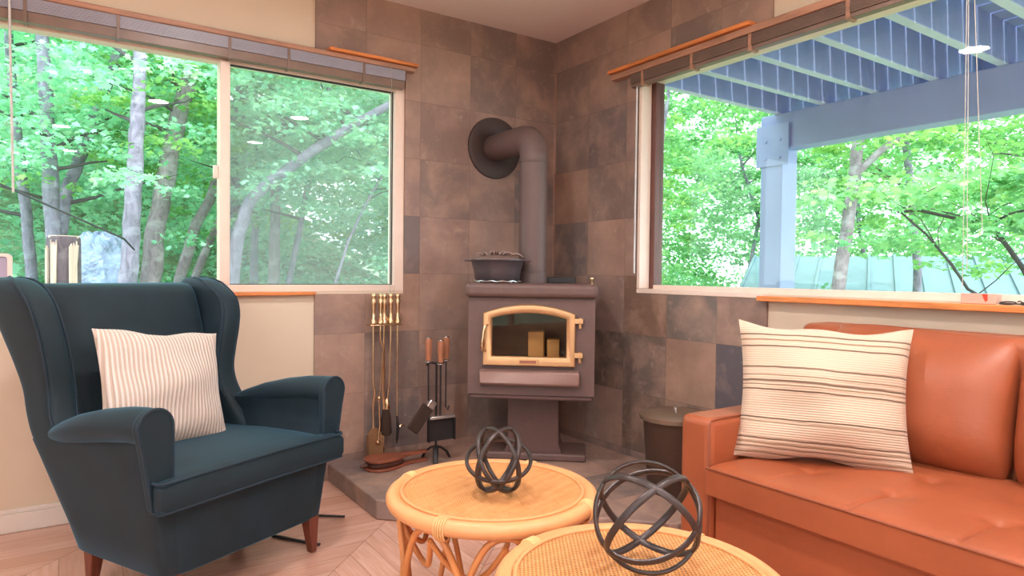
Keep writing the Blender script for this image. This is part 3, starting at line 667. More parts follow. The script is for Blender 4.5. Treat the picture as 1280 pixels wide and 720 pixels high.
b.box(-0.074,-0.069,-0.03,0.0,zt(0.20),zt(0.31)); b.box(0.069,0.074,-0.03,0.0,zt(0.20),zt(0.31)); b.build('pan', M['black'], t, bevel=0.001)
MB().box(-0.070,0.070,-0.032,0.002,zt(0.312),zt(0.328)).build('pan_back', M['steel'], t, bevel=0.004)
t = grip_tool('hearth_poker', 'wood-handled hearth poker at the stove side of the black stand', 0.050, -0.008, 0.600, 0.712)
MB().tube([(0,0,zt(0.595)),(0,0,zt(0.36)),(0.012,-0.004,zt(0.34)),(0.016,-0.006,zt(0.36))], 0.004, 8).build('rod', M['black'], t, smooth=True)

# bellows lying on the hearth
bw = thing('bellows', 'brown wooden bellows lying flat on the slate hearth', 'bellows', (-1.19,-0.225,HZ), math.radians(3))
def bell(z0, z1, k=1.0):
    half = [(-0.105,0.0),(-0.10,0.035),(-0.07,0.064),(-0.02,0.074),(0.04,0.060),(0.085,0.034),(0.12,0.024),(0.16,0.021),(0.225,0.017),(0.232,0.0)]
    poly = [(x*k, -y*k) for x, y in half] + [(x*k, y*k) for x, y in reversed(half[1:-1])]
    return MB().prism(poly, z0, z1)
bell(0.0, 0.014).build('lower_board', M['bellows'], bw, bevel=0.003)
half = [(-0.098,0.0),(-0.09,0.032),(-0.06,0.056),(-0.02,0.062),(0.04,0.050),(0.08,0.028),(0.098,0.0)]
MB().prism([(x,-y) for x, y in half]+[(x,y) for x, y in reversed(half[1:-1])], 0.014, 0.042).build('leather_bag', M['hide'], bw, bevel=0.008)
bell(0.042, 0.056).build('upper_board', M['bellows'], bw, bevel=0.003)
MB().tube([(-0.095,0,0.028),(-0.115,0,0.026),(-0.128,0,0.025)], [0.013,0.010,0.007], 12).build('nozzle', M['hide'], bw, smooth=True)

# ash bucket
bk = thing('ash_bucket', 'dark lidded metal ash bucket between the slate wall and sofa arm', 'bucket', (-0.24,-1.215,HZ))
def zb(z): return z-HZ
MB().lathe([(0.02,0.0),(0.112,0.0),(0.116,0.006),(0.140,zb(0.405)),(0.144,zb(0.412)),(0.02,zb(0.412))], seg=48).build('pail', M['bucket'], bk, smooth=True)
MB().lathe([(0.145,zb(0.404)),(0.155,zb(0.406)),(0.156,zb(0.424)),(0.150,zb(0.430)),(0.08,zb(0.436)),(0.001,zb(0.438))], seg=48, cap0=False).build('lid', M['bucketlid'], bk, smooth=True)
MB().tube([(-0.02,-0.022,zb(0.436)),(-0.02,-0.022,zb(0.458)),(0.0,0.0,zb(0.466)),(0.02,0.022,zb(0.458)),(0.02,0.022,zb(0.436))], 0.0035, 8).build('lid_handle', M['steel'], bk, smooth=True)

# ------------------------------------------------------------------ wing chair
ch = thing('wing_armchair', 'dark teal velvet wing armchair by the left window', 'armchair', (-2.136,-0.638,0), math.radians(27.4))
def interp(tab, x):
    xs = [t[0] for t in tab]; 
    return [float(np.interp(x, xs, [t[i] for t in tab])) for i in range(1, len(tab[0]))]
def smooth_interp(tab, n):
    xs = np.array([t[0] for t in tab]); q = np.linspace(xs[0], xs[-1], n); out = [q]
    for i in range(1, len(tab[0])):
        ys = np.array([t[i] for t in tab]); m = np.gradient(ys, xs); r = []
        for v in q:
            k = min(max(np.searchsorted(xs, v)-1, 0), len(xs)-2); h_ = xs[k+1]-xs[k]; t_ = (v-xs[k])/h_
            r.append((2*t_**3-3*t_**2+1)*ys[k]+(t_**3-2*t_**2+t_)*h_*m[k]+(-2*t_**3+3*t_**2)*ys[k+1]+(t_**3-t_**2)*h_*m[k+1])
        out.append(np.array(r))
    return np.stack(out, -1)
# lower body, hem to seat
b = MB(); rings = []
for z, hx, yf, yr in ((0.130,0.303,-0.356,0.098),(0.136,0.311,-0.364,0.106),(0.20,0.319,-0.368,0.135),(0.28,0.330,-0.372,0.168),(0.35,0.338,-0.374,0.20)):
    rings.append([(x,y,z) for x, y in superring(0,(yf+yr)/2,hx,(yr-yf)/2,9,40)])
b.loft(rings); b.build('seat_base', M['velvet'], ch, smooth=True)
# back
b = MB(); rings = []
for z, hx, yf, yr in ((0.36,0.27,0.13,0.22),(0.45,0.285,0.155,0.275),(0.60,0.292,0.205,0.345),(0.75,0.297,0.25,0.415),(0.88,0.30,0.29,0.47),(0.945,0.30,0.318,0.495),(0.972,0.298,0.34,0.497),(0.984,0.292,0.365,0.485),(0.987,0.28,0.39,0.465)):
    ring = superring(0,(yf+yr)/2,hx,(yr-yf)/2,5,48)
    rings.append([(x, y-(0.028*(1-(x/hx)**2) if y < (yf+yr)/2 else 0), z) for x, y in ring])
b.loft(rings); b.build('backrest', M['velvet'], ch, smooth=True, angle=60)
for s in (-1, 1):
    # outer panel and arm
    b = MB(); rings = []
    for z, xo, yf, yr in ((0.130,0.310,-0.350,0.098),(0.136,0.316,-0.356,0.104),(0.22,0.328,-0.362,0.14),(0.32,0.345,-0.366,0.19),(0.42,0.361,-0.366,0.24),(0.48,0.369,-0.362,0.268),(0.515,0.368,-0.358,0.22),(0.55,0.366,-0.354,0.02),(0.585,0.364,-0.350,-0.16)):
        hx_ = 0.043 if z < 0.47 else 0.029; rings.append([(s*x,y,z) for x, y in superring(xo-hx_,(yf+yr)/2,hx_,(yr-yf)/2,7,36)])
    b.loft(rings); b.build('side_panel', M['velvet'], ch, smooth=True, angle=60)
    ax = [(-0.370,0.592,0.052),(-0.33,0.592,0.0535),(-0.26,0.588,0.052),(-0.15,0.573,0.050),(-0.02,0.548,0.045),(0.08,0.524,0.036),(0.15,0.508,0.025),(0.20,0.498,0.012)]
    b = MB(); b.tube([(s*(0.352-0.06*max(0,y-0.02)),y,z) for y, z, r in ax], [r for _, _, r in ax], 24); b.build('armrest', M['velvet'], ch, smooth=True, angle=60)
    arc = [(0.352-0.054*math.cos(q), 0.592+0.054*math.sin(q)) for q in [PI*k/14 for k in range(15)]]
    out_ = [(0.298,0.352)] + arc + [(0.392,0.53),(0.378,0.45),(0.362,0.352)]
    b = MB(); b.loft([[(s*x,-0.352,z) for x, z in out_],[(s*x,-0.380,z) for x, z in out_]]); b.build('arm_front', M['velvet'], ch, bevel=0.006, bseg=3)
    pts = [(s*x,-0.379,z) for x, z in [(0.299,0.352),(0.299,0.50)] + [(0.352-0.053*math.cos(q), 0.592+0.053*math.sin(q)) for q in [PI*k/14 for k in range(15)]] + [(0.391,0.53),(0.377,0.45),(0.361,0.352)]]
    MB().tube(pts, 0.0045, 8).build('piping', M['welt'], ch, smooth=True)
    # wing
    tab = [(0.42,0.00,0.235,0.359),(0.50,0.10,0.283,0.368),(0.56,0.148,0.32,0.364),(0.63,0.170,0.355,0.358),(0.72,0.172,0.395,0.368),(0.81,0.172,0.435,0.384),(0.88,0.184,0.465,0.396),(0.935,0.215,0.487,0.400),(0.965,0.255,0.493,0.398)]
    P_ = smooth_interp(tab, 30); rings = []
    for z, yf, yr, xo in P_:
        rings.append([(s*x,y,z) for x, y in superring(xo-0.046,(yf+yr)/2,0.046,(yr-yf)/2,4.5,36)])
    for z, yf, yr, xo, hw in ((0.985,0.29,0.493,0.394,0.043),(0.999,0.325,0.487,0.388,0.036),(1.007,0.36,0.475,0.380,0.024),(1.009,0.39,0.455,0.372,0.012)):
        rings.append([(s*x,y,z) for x, y in superring(0.352,(yf+yr)/2,hw,(yr-yf)/2,3.5,36)])
    b = MB(); b.loft(rings); b.build('wing', M['velvet'], ch, smooth=True, angle=60)
    pts = [(s*(xo-0.088),yf+0.012,z) for z, yf, yr, xo in P_[6:]] + [(s*0.31,0.300,0.985),(s*0.318,0.34,1.002),(s*0.33,0.40,1.009),(s*0.335,0.46,1.0)]
    MB().tube(pts, 0.0042, 8).build('piping', M['welt'], ch, smooth=True)
    pts = [(s*(xo-0.006),yf+0.012,z) for z, yf, yr, xo in P_[6:]] + [(s*0.388,0.300,0.988),(s*0.378,0.34,1.003),(s*0.362,0.40,1.011),(s*0.355,0.46,1.001)]
    MB().tube(pts, 0.0042, 8).build('piping', M['welt'], ch, smooth=True)
    for (x0,y0,x1,y1) in ((0.280,-0.330,0.285,-0.338),(0.276,0.060,0.280,0.070)):
        b = MB(); rings = []
        for t_, r_ in ((0,0.024),(1,0.0125)):
            cx_, cy_, cz_ = x0+(x1-x0)*t_, y0+(y1-y0)*t_, 0.136*(1-t_)
            rings.append([(s*(cx_+dx*r_),cy_+dy*r_,cz_) for dx, dy in ((-1,-1),(1,-1),(1,1),(-1,1))])
        b.loft(rings); b.build('leg', M['legwood'], ch, bevel=0.003)
# T-shaped seat cushion
b = MB(); rings = []
for y, hx, z0, z1 in ((-0.424,0.352,0.362,0.418),(-0.420,0.362,0.352,0.430),(-0.405,0.366,0.348,0.436),(-0.385,0.364,0.348,0.439),(-0.372,0.340,0.350,0.441),(-0.362,0.300,0.350,0.442),(-0.25,0.292,0.350,0.446),(-0.1,0.290,0.350,0.442),(0.05,0.286,0.350,0.432),(0.19,0.28,0.350,0.425)):
    rings.append([(x, y, z+0.010*(1-min(1,abs(x)/0.3)**2)*(1 if z > (z0+z1)/2 else 0)) for x, z in superring(0,(z0+z1)/2,hx,(z1-z0)/2,9,44)])
b.loft(rings); cu = b.build('seat_cushion', M['velvet'], ch, smooth=True, angle=60)
for z_, yy in ((0.437,-0.419),(0.351,-0.418)):
    MB().tube([(-0.362,-0.37,z_),(-0.364,-0.405,z_),(-0.352,yy,z_),(-0.2,yy-0.002,z_+0.002),(0,yy-0.003,z_+0.004),(0.2,yy-0.002,z_+0.002),(0.352,yy,z_),(0.364,-0.405,z_),(0.362,-0.37,z_)], 0.0045, 8).build('piping', M['welt'], cu, smooth=True)

def pillow(name, w, h, t, mat, n=30, pinch=0.07, seed=0, power=0.55):
    """flat-cornered scatter cushion in its own xz plane"""
    r = np.random.default_rng(seed); ph = r.uniform(0, 6, 6)
    b = MB(); V = []; F = []
    for side in (1, -1):
        for j in range(n+1):
            for i in range(n+1):
                u = -1+2*i/n; v = -1+2*j/n
                x = u*w/2*(1-pinch*(1-v*v)); z = v*h/2*(1-pinch*(1-u*u))
                k = max(0, (1-u*u)*(1-v*v))**power
                wr = 0.010*k*(math.sin(5*u+3*v+ph[0])+math.sin(7*v-2*u+ph[1])*0.6)
                edge = 0.006*math.sin(6*u+ph[2]) if abs(v) > 0.99 else 0
                V.append((x, -side*(t/2*k+0.003)-wr, z+edge))
    m = (n+1)**2
    for s_ in range(2):
        for j in range(n):
            for i in range(n):
                a = s_*m + j*(n+1)+i; q = (a, a+1, a+n+2, a+n+1); F.append(q if s_ == 0 else tuple(reversed(q)))
    def idx(i, j, s_): return s_*m + j*(n+1)+i
    for k in range(n):
        F += [(idx(k,0,0), idx(k,0,1), idx(k+1,0,1), idx(k+1,0,0)), (idx(k,n,0), idx(k+1,n,0), idx(k+1,n,1), idx(k,n,1)),
              (idx(0,k,0), idx(0,k+1,0), idx(0,k+1,1), idx(0,k,1)), (idx(n,k,0), idx(n,k,1), idx(n,k+1,1), idx(n,k+1,0))]
    b.add(V, F); return b.build(name, mat, smooth=True, angle=80)

p = pillow('throw_pillow', 0.455, 0.43, 0.16, M['ribbed'], seed=3, pinch=0.085)
tag(p, 'cream ribbed throw pillow leaning in the teal armchair', 'pillow')
p.rotation_euler = (math.radians(-20), math.radians(6), math.radians(27.4-4)); PILLOW_A = p
Rc = Matrix.Rotation(math.radians(27.4), 4, 'Z')
def chair_pt(x, y, z): v = Rc @ Vector((x,y,0)); return (-2.136+v.x, -0.638+v.y, z)
p.location = chair_pt(-0.045, 0.045, 0.622)

# ------------------------------------------------------------------ rattan tables
def rattan_table(label, x, y, ztop, R, weave_mat, rot):
    t = thing('coffee_table', label, 'coffee table', (x,y,0), rot, 'round rattan coffee tables')
    ring = lambda r, z, n=72: [(r*math.cos(2*PI*k/n), r*math.sin(2*PI*k/n), z) for k in range(n)]
    MB().tube(ring(R-0.020, ztop-0.022), 0.020, 14, closed=True).build('rim', M['rattan'], t, smooth=True)
    MB().lathe([(0.001,ztop-0.020),(R-0.034,ztop-0.020),(R-0.034,ztop-0.008),(0.001,ztop-0.0075)], seg=72).build('woven_top', weave_mat, t)
    MB().tube(ring(R-0.042, ztop-0.006), 0.0045, 8, closed=True).build('inner_ring', M['rattan'], t, smooth=True)
    MB().tube(ring(R-0.035, 0.014), 0.012, 10, closed=True).build('bottom_ring', M['rattanleg'], t, smooth=True)
    N = 8; rl = R-0.034; h = ztop-0.045
    for k in range(N):
        th = 2*PI*k/N; sp_ = 2*PI/N*1.55; pts = []
        for q in range(33):
            u = -1+2*q/32; a = th+u*sp_/2*(1-0.10*(1-abs(u))); zz_ = 0.014+(h-0.014)*(1-abs(u)**2.6)
            pts.append((rl*math.cos(a), rl*math.sin(a), zz_))
        MB().tube(pts, 0.0085, 9).build('arch', M['rattanleg'], t, smooth=True)
    ri = rl-0.055
    for k in range(N):
        th = 2*PI*(k+0.5)/N; pts = []
        for q in range(25):
            u = -1+2*q/24; a = th+u*PI/N*1.02; zz_ = h-0.075-0.10*(1-abs(u)**2.2)+0.05
            rr = ri+0.05*(abs(u)**2)
            pts.append((rr*math.cos(a), rr*math.sin(a), zz_))
        MB().tube(pts, 0.0075, 8).build('brace', M['rattanleg'], t, smooth=True)
    for k in range(4):
        th = 2*PI*k/4+0.2; c_ = ((R-0.020)*math.cos(th), (R-0.020)*math.sin(th), ztop-0.022)
        b = MB()
        for q in range(5):
            a0 = th+(q-2)*0.0062/R
            cc = ((R-0.020)*math.cos(a0), (R-0.020)*math.sin(a0), ztop-0.022); e = (math.cos(a0), math.sin(a0))
            b.tube([(cc[0]+e[0]*0.0208*math.cos(w_), cc[1]+e[1]*0.0208*math.cos(w_), cc[2]+0.0208*math.sin(w_)*(1.0 if math.sin(w_) > 0 else 1.5)) for w_ in [2*PI*j/20 for j in range(20)]], 0.0028, 6, closed=True)
        b.build('binding', M['bind'], t, smooth=True)
    return t
T1 = (-1.525,-1.738,0.466,0.285); T2 = (-1.550,-2.322,0.456,0.287)
rattan_table('round rattan coffee table nearer the wood stove under the smaller orb', *T1, M['weave1'], 0.35)
rattan_table('round rattan coffee table in the foreground under the larger orb', *T2, M['weave2'], 0.1)

# ------------------------------------------------------------------ metal orbs
def orb(name, label, loc, r, rings, wire, flat):
    t = thing(name, label, 'ornament', loc, 0, 'metal orb ornaments')
    for ring_ in rings:
        nrm, off = ring_[:2]; wv = ring_[2] if len(ring_) > 2 else 0.0; nv = Vector(nrm).normalized(); e1 = nv.orthogonal().normalized(); e2 = nv.cross(e1); rr = math.sqrt(max(1e-6, 1-off*off))*r
        cen = Vector((0,0,r+wire)) + nv*off*r
        if len(ring_) > 3: e1 = Vector(ring_[3]).normalized(); e1 = (e1-nv*e1.dot(nv)).normalized(); e2 = nv.cross(e1)
        pts = [cen+(e1*math.cos(2*PI*k/64)+e2*math.sin(2*PI*k/64)+nv*wv*math.cos(4*PI*k/64)).normalized()*rr for k in range(64)]
        b = MB(); n_ = 10; R_ings = []
        for pnt in pts:
            rad = (pnt-Vector((0,0,r+wire))).normalized(); tg = nv.cross(pnt-cen).normalized(); bi = tg.cross(rad)
            R_ings.append([pnt+(rad*math.cos(2*PI*j/n_)*flat[0]+bi*math.sin(2*PI*j/n_)*flat[1])*wire for j in range(n_)])
        b.loft(R_ings, closed=True); b.build('ring', M['orb'], t, smooth=True)
    return t
f_ = Vector((0.556,0.831,0)); r_ = Vector((0.831,-0.556,0)); up = Vector((0,0,1))
def dirn(a, b_, c_): return tuple(r_*a + f_*b_ + up*c_)      # right, away, up
orb('metal_orb', 'smaller dark metal orb of interlaced rings on the far rattan table', (T1[0]-0.010,T1[1]-0.045,T1[2]-0.0075), 0.0845,
    [(dirn(0.78,0.40,-0.48),0.0),(dirn(-0.78,0.40,-0.48),0.0),(dirn(0.80,0.55,0.24),0.05),(dirn(-0.80,0.55,0.24),0.05),(dirn(0,-0.419,0.91),0.0)], 0.0058, (0.9,1.1))
orb('metal_orb', 'larger dark metal sphere of crossing hoops on the foreground rattan table', (-1.520,-2.31,T2[2]-0.0075), 0.1055,
    [(dirn(-0.564,-0.603,-0.555),0.0),(dirn(0.564,-0.603,-0.555),0.0),(dirn(-0.38,-0.479,0.791),0.05),(dirn(0.05,-0.906,0.436),0.0)], 0.0060, (0.75,1.25))

# ------------------------------------------------------------------ leather sofa
sf = thing('leather_sofa', 'cognac leather sofa with tufted seat under the right window', 'sofa', (-0.5,-2.75,0))
def rs_(b): return rel(b, (-0.5,-2.75,0))
SY0, SY1 = -3.70, -1.838
for a, c_ in ((SY1-0.118, SY1), (SY0, SY0+0.118)):
    b = MB().box(-0.905,-0.13,a,c_,0.045,0.615); rs_(b).build('armrest', M['leather'], sf, bevel=0.022, bseg=4)
    for yy in ((a+0.004,) if c_ == SY1 else (c_-0.004,)):
        b = MB().tube([(-0.9035,yy,0.06),(-0.9035,yy,0.595),(-0.896,yy,0.610),(-0.86,yy,0.614),(-0.30,yy,0.614)], 0.0026, 6); rs_(b).build('seam', M['leatherdk'], sf, smooth=True)
b = MB().box(-0.29,-0.12,SY0+0.002,SY1-0.002,0.05,0.876); rs_(b).build('back_frame', M['leather'], sf, bevel=0.03, bseg=4)
b = MB().box(-0.885,-0.29,SY0+0.12,SY1-0.12,0.045,0.40); rs_(b).build('base', M['leather'], sf, bevel=0.01)
for sx, sy in ((-0.85,SY1-0.06),(-0.85,SY0+0.06),(-0.2,SY1-0.06),(-0.2,SY0+0.06)):
    b = MB().cyl((sx,sy,0.0),(sx,sy,0.05),0.02,0.026,16); rs_(b).build('leg', M['legwood'], sf)
# tufted seat
SA0, SA1 = SY0+0.121, SY1-0.121; nx, ny = 80, 330; b = MB(); V = []; F = []
btn = [(-0.70+0.21*i, SA1-0.19-0.235*j) for i in range(2) for j in range(7)]
def seat_z(x, y):
    z = 0.490
    for bx, by in btn:
        d2 = (x-bx)**2+(y-by)**2; z -= 0.016*math.exp(-d2/0.0007) + 0.009*math.exp(-d2/0.006)
    for j in range(7):
        by = SA1-0.19-0.235*j
        if x < -0.70: z -= 0.008*math.exp(-((y-by)/0.006)**2)*min(1, max(0, (x+0.925)/0.03))
    ex = min(x+0.925, -0.30-x); z -= 0.012*math.exp(-ex/0.012) if ex < 0.08 else 0
    ey = min(SA1-y, y-SA0); z -= 0.012*math.exp(-max(ey,0)/0.012) if ey < 0.08 else 0
    return z
for j in range(ny+1):
    for i in range(nx+1):
        x = -0.925+0.635*i/nx; y = SA0+(SA1-SA0)*j/ny; V.append((x,y,seat_z(x,y)))
W_ = nx+1
for j in range(ny):
    for i in range(nx): a = j*W_+i; F.append((a,a+1,a+1+W_,a+W_))
base_i = len(V)
edge = [j*W_ for j in range(ny+1)] + [ny*W_+i for i in range(1,nx+1)] + [j*W_+nx for j in range(ny-1,-1,-1)] + [i for i in range(nx-1,0,-1)]
for e in edge: V.append((V[e][0]*1.0, V[e][1], 0.400))
m = len(edge)
for k in range(m): F.append((edge[k], edge[(k+1)%m], base_i+(k+1)%m, base_i+k))
F.append(tuple(base_i+k for k in range(m)))
b.add(V, F); rs_(b).build('seat_cushion', M['leather'], sf, smooth=True)
b = MB().tube([(-0.9255,SA1-0.002,0.478),(-0.9255,SA0+0.002,0.478)], 0.0036, 8); rs_(b).build('seam', M['leatherdk'], sf, smooth=True)
def back_cushion(ya, yb_):
    b = MB(); rings = []; hy = (ya-yb_)/2-0.004; cy = (ya+yb_)/2
    for k in range(17):
        u = k/16; z = 0.478+0.40*u
        cx = -0.335+0.075*u; th = 0.085*(1-abs(2*u-1)**3.2)+0.022; hh = hy*(1-0.06*abs(2*u-1)**6)
        ring = superring(0, 0, th, hh, 3.4, 40)
        rings.append([(cx+x-(0.022*(1-(y/hy)**2)*(1-abs(2*u-1)**2) if x < 0 else 0), cy+y, z+0.012*math.sin(3*y/hy)*0.5*u*u) for x, y in ring])
    b.loft(rings); cu = rs_(b).build('back_cushion', M['leather'], sf, smooth=True, angle=70)
    pts = []
    for q in range(25):
        u = -1+2*q/24; pts.append((-0.280, cy+hy*0.94*u, 0.873+0.006*math.sin(3*u)-0.012*abs(u)**8))
    b = MB().tube(pts, 0.004, 6); rs_(b).build('seam', M['leatherdk'], cu, smooth=True)
edges = [SA1-0.002, -2.515, -3.05, SA0+0.002]
for a, c_ in zip(edges[:-1], edges[1:]): back_cushion(a, c_)

p = pillow('throw_pillow', 0.49, 0.42, 0.17, M['stripe'], seed=8, pinch=0.085)
tag(p, 'cream throw pillow with thin dark stripes leaning on the leather sofa', 'pillow')
p.rotation_euler = (math.radians(-13), math.radians(2), math.radians(-50)); p.location = (-0.598,-2.116,0.686)

# ------------------------------------------------------------------ small things indoors
c = (-2.70,-0.018,0.9415)
t = thing('framed_panel', 'white-rimmed lavender panel with rounded corner at the window sill', 'panel', c)
def rrect(x0, x1, z0, z1, r, n=8):
    pts = []
    for cx, cz, a0 in ((x1-r,z0+r,-PI/2),(x1-r,z1-r,0),(x0+r,z1-r,PI/2),(x0+r,z0+r,PI)):
        for k in range(n+1): a = a0+PI/2*k/n; pts.append((cx+r*math.cos(a), cz+r*math.sin(a)))
    return pts
o_ = rrect(-0.13,0.042,0.0,0.155,0.018); i_ = rrect(-0.122,0.026,0.006,0.143,0.010)
b = MB(); b.loft([[(x,-0.010,z) for x, z in o_],[(x,0.010,z) for x, z in o_],[(x,0.010,z) for x, z in i_],[(x,-0.010,z) for x, z in i_]], closed=True)
b.build('rim', M['white'], t)
b = MB(); b.loft([[(x,-0.004,z) for x, z in i_],[(x,0.004,z) for x, z in i_]]); b.build('face', M['lav'], t)
c = (0.02,-2.29,0.958)
t = thing('small_carton', 'tiny pinkish carton with a red mark on the right sill', 'box', c)
MB().box(-0.022,0.022,-0.052,0.05,0.0,0.034).build('carton', M['pink'], t, bevel=0.002)
b = MB(); b.loft([[(-0.0228,-0.028,0.033),(-0.0228,-0.012,0.033),(-0.0228,-0.017,0.018),(-0.0228,-0.022,0.008),(-0.0228,-0.029,0.012)],[(-0.0221,-0.028,0.033),(-0.0221,-0.012,0.033),(-0.0221,-0.017,0.018),(-0.0221,-0.022,0.008),(-0.0221,-0.029,0.012)]]); b.build('red_print', M['red'], t)
t = thing('eyeglasses', 'small folded eyeglasses lying beside the pinkish carton on the sill', 'glasses', (0.0,-2.40,0.9585))
for y in (0.026,-0.030):
    MB().tube([(0.012*math.cos(a), y+0.022*math.sin(a), 0.006+0.004*math.cos(a)) for a in [2*PI*k/24 for k in range(24)]], 0.0022, 6, closed=True).build('lens_rim', M['black'], t, smooth=True)
MB().tube([(0.01,0.005,0.010),(0.013,-0.002,0.013),(0.01,-0.008,0.010)], 0.002, 6).build('bridge', M['black'], t, smooth=True)
MB().tube([(0.0,0.048,0.006),(0.02,0.05,0.004),(0.03,-0.04,0.003)], 0.0022, 6).build('temple', M['black'], t, smooth=True)
t = MB().tube([(-1.817,-0.589,0.006),(-1.76,-0.675,0.006),(-1.690,-0.775,0.006)], 0.007, 8, flat=(0.7,1.2)).build('floor_cord', M['black'], smooth=True)
tag(t, 'dark flat cord on the floor under the armchair', 'cord')
t = MB().tube([(-1.62,-0.455,0.006),(-1.565,-0.50,0.006),(-1.508,-0.543,0.006)], 0.006, 8, flat=(0.7,1.2)).build('floor_cord', M['black'], smooth=True)
tag(t, 'short dark cord end on the floor beside the armchair front leg', 'cord')

# ------------------------------------------------------------------ outdoors
def ground_z(x, y):
    z = -0.25 + 0.115*max(y-0.4, 0) - 0.13*max(x-0.2, 0)
    if y > 10: z += 0.55*(y-10)*max(0.0, min(1.0, (5.0-x)/5.0))
    return z + 0.05*math.sin(1.3*x+0.4)*math.sin(1.1*y)
V = []; F = []; gx = np.linspace(-14, 34, 97); gy = np.linspace(-14, 34, 97)
for y in gy:
    for x in gx:
        z = ground_z(x, y)
        V.append((x, y, min(z, -0.2) if (x < 0.4 and y < 0.4) else z))
for j in range(96):
    for i in range(96): a = j*97+i; F.append((a,a+1,a+98,a+97))
struct(MB().add(V, F).build('ground', M['ground'], smooth=True), 'wooded slope outside')

TREES = {
    'L1': ([(-2.8, 5.74, 0.96), (-2.85, 5.74, 1.61), (-2.91, 5.74, 2.3), (-2.97, 5.74, 3.06), (-3.01, 5.73, 3.74)], 0.057, 0.039),
    'L2': ([(-2.57, 4.75, 0.93), (-2.6, 4.75, 1.48), (-2.63, 4.75, 2.19), (-2.65, 4.75, 2.73), (-2.68, 4.75, 3.42)], 0.079, 0.051),
    'L3': ([(-2.55, 5.05, 1.34), (-2.49, 5.05, 1.83), (-2.33, 5.05, 2.3), (-2.17, 5.04, 2.87), (-2.01, 5.04, 3.4), (-1.89, 5.03, 3.76)], 0.066, 0.052),
    'L4': ([(-2.02, 3.73, 0.94), (-1.99, 3.73, 1.46), (-1.96, 3.73, 2.04), (-1.94, 3.73, 2.48), (-1.92, 3.73, 3.06), (-1.89, 3.72, 3.5)], 0.08, 0.044),
    'L5': ([(-1.75, 4.72, 0.93), (-1.7, 4.71, 1.44), (-1.62, 4.7, 1.95), (-1.56, 4.7, 2.34), (-1.45, 4.68, 2.82), (-1.37, 4.67, 3.17), (-1.28, 4.66, 3.7)], 0.101, 0.073),
    'L6': ([(-1.34, 5.68, 0.97), (-1.17, 5.65, 1.6), (-1.02, 5.63, 1.9), (-0.86, 5.6, 2.51), (-0.69, 5.57, 3.31)], 0.068, 0.045),
    'L7': ([(-1.12, 6.15, 0.91), (-0.94, 6.12, 1.43), (-0.79, 6.1, 1.8), (-0.58, 6.06, 2.29)], 0.052, 0.042),
    'L8': ([(-1.06, 4.11, 0.94), (-1.01, 4.1, 1.36), (-0.89, 4.08, 1.78), (-0.64, 4.02, 2.03), (-0.27, 3.92, 2.35), (0.19, 3.76, 2.7), (0.58, 3.6, 2.95)], 0.075, 0.04),
    'L9': ([(-0.56, 6.56, 1.13), (-0.53, 6.56, 2.57), (-0.49, 6.55, 3.13), (-0.41, 6.53, 3.52), (-0.34, 6.52, 4.14)], 0.078, 0.067),
    'L10': ([(-0.08, 7.48, 1.52), (-0.04, 7.48, 2.75), (0.07, 7.45, 3.37), (0.16, 7.43, 3.87)], 0.055, 0.056),
    'L11': ([(-0.27, 5.47, 2.15), (-0.23, 5.46, 2.76), (-0.13, 5.44, 3.22), (0.0, 5.4, 3.59)], 0.061, 0.061),
    'L12': ([(-0.11, 5.43, 0.93), (0.01, 5.4, 1.55), (0.1, 5.37, 2.17), (0.23, 5.33, 2.59), (0.34, 5.3, 3.21)], 0.041, 0.031),
    'L13': ([(0.12, 4.32, 0.94), (0.25, 4.27, 1.41), (0.41, 4.21, 1.79), (0.62, 4.12, 2.22)], 0.019, 0.014),
    'R1': ([(4.44, 0.76, 0.88), (4.47, 0.71, 1.44), (4.5, 0.65, 2.04), (4.52, 0.62, 2.46), (4.54, 0.59, 2.97)], 0.073, 0.051),
    'R1b': ([(4.5, 0.66, 2.08), (4.56, 0.55, 2.24), (4.63, 0.4, 2.4), (4.73, 0.21, 2.56), (4.8, 0.06, 2.65)], 0.038, 0.033),
    'R2': ([(4.71, 3.7, 1.21), (4.72, 3.69, 2.14), (4.75, 3.65, 3.08), (4.8, 3.6, 3.65)], 0.035, 0.029),
    'R3a': ([(2.45, -0.82, 1.51), (2.51, -0.94, 1.52), (2.59, -1.12, 1.46), (2.67, -1.32, 1.41), (2.7, -1.4, 1.27), (2.73, -1.49, 1.11), (2.76, -1.58, 0.88)], 0.009, 0.018),
    'R3b': ([(2.46, -0.84, 1.51), (2.53, -0.99, 1.34), (2.59, -1.12, 1.14), (2.63, -1.21, 0.97)], 0.007, 0.01),
    'R3c': ([(2.67, -1.32, 1.41), (2.7, -1.41, 1.47), (2.74, -1.52, 1.5), (2.79, -1.68, 1.55)], 0.008, 0.008),
    'CAB': ([(-3.19, 3.21, 1.84), (-2.91, 3.24, 1.69), (-2.08, 3.24, 1.3)], 0.007, 0.008),
}
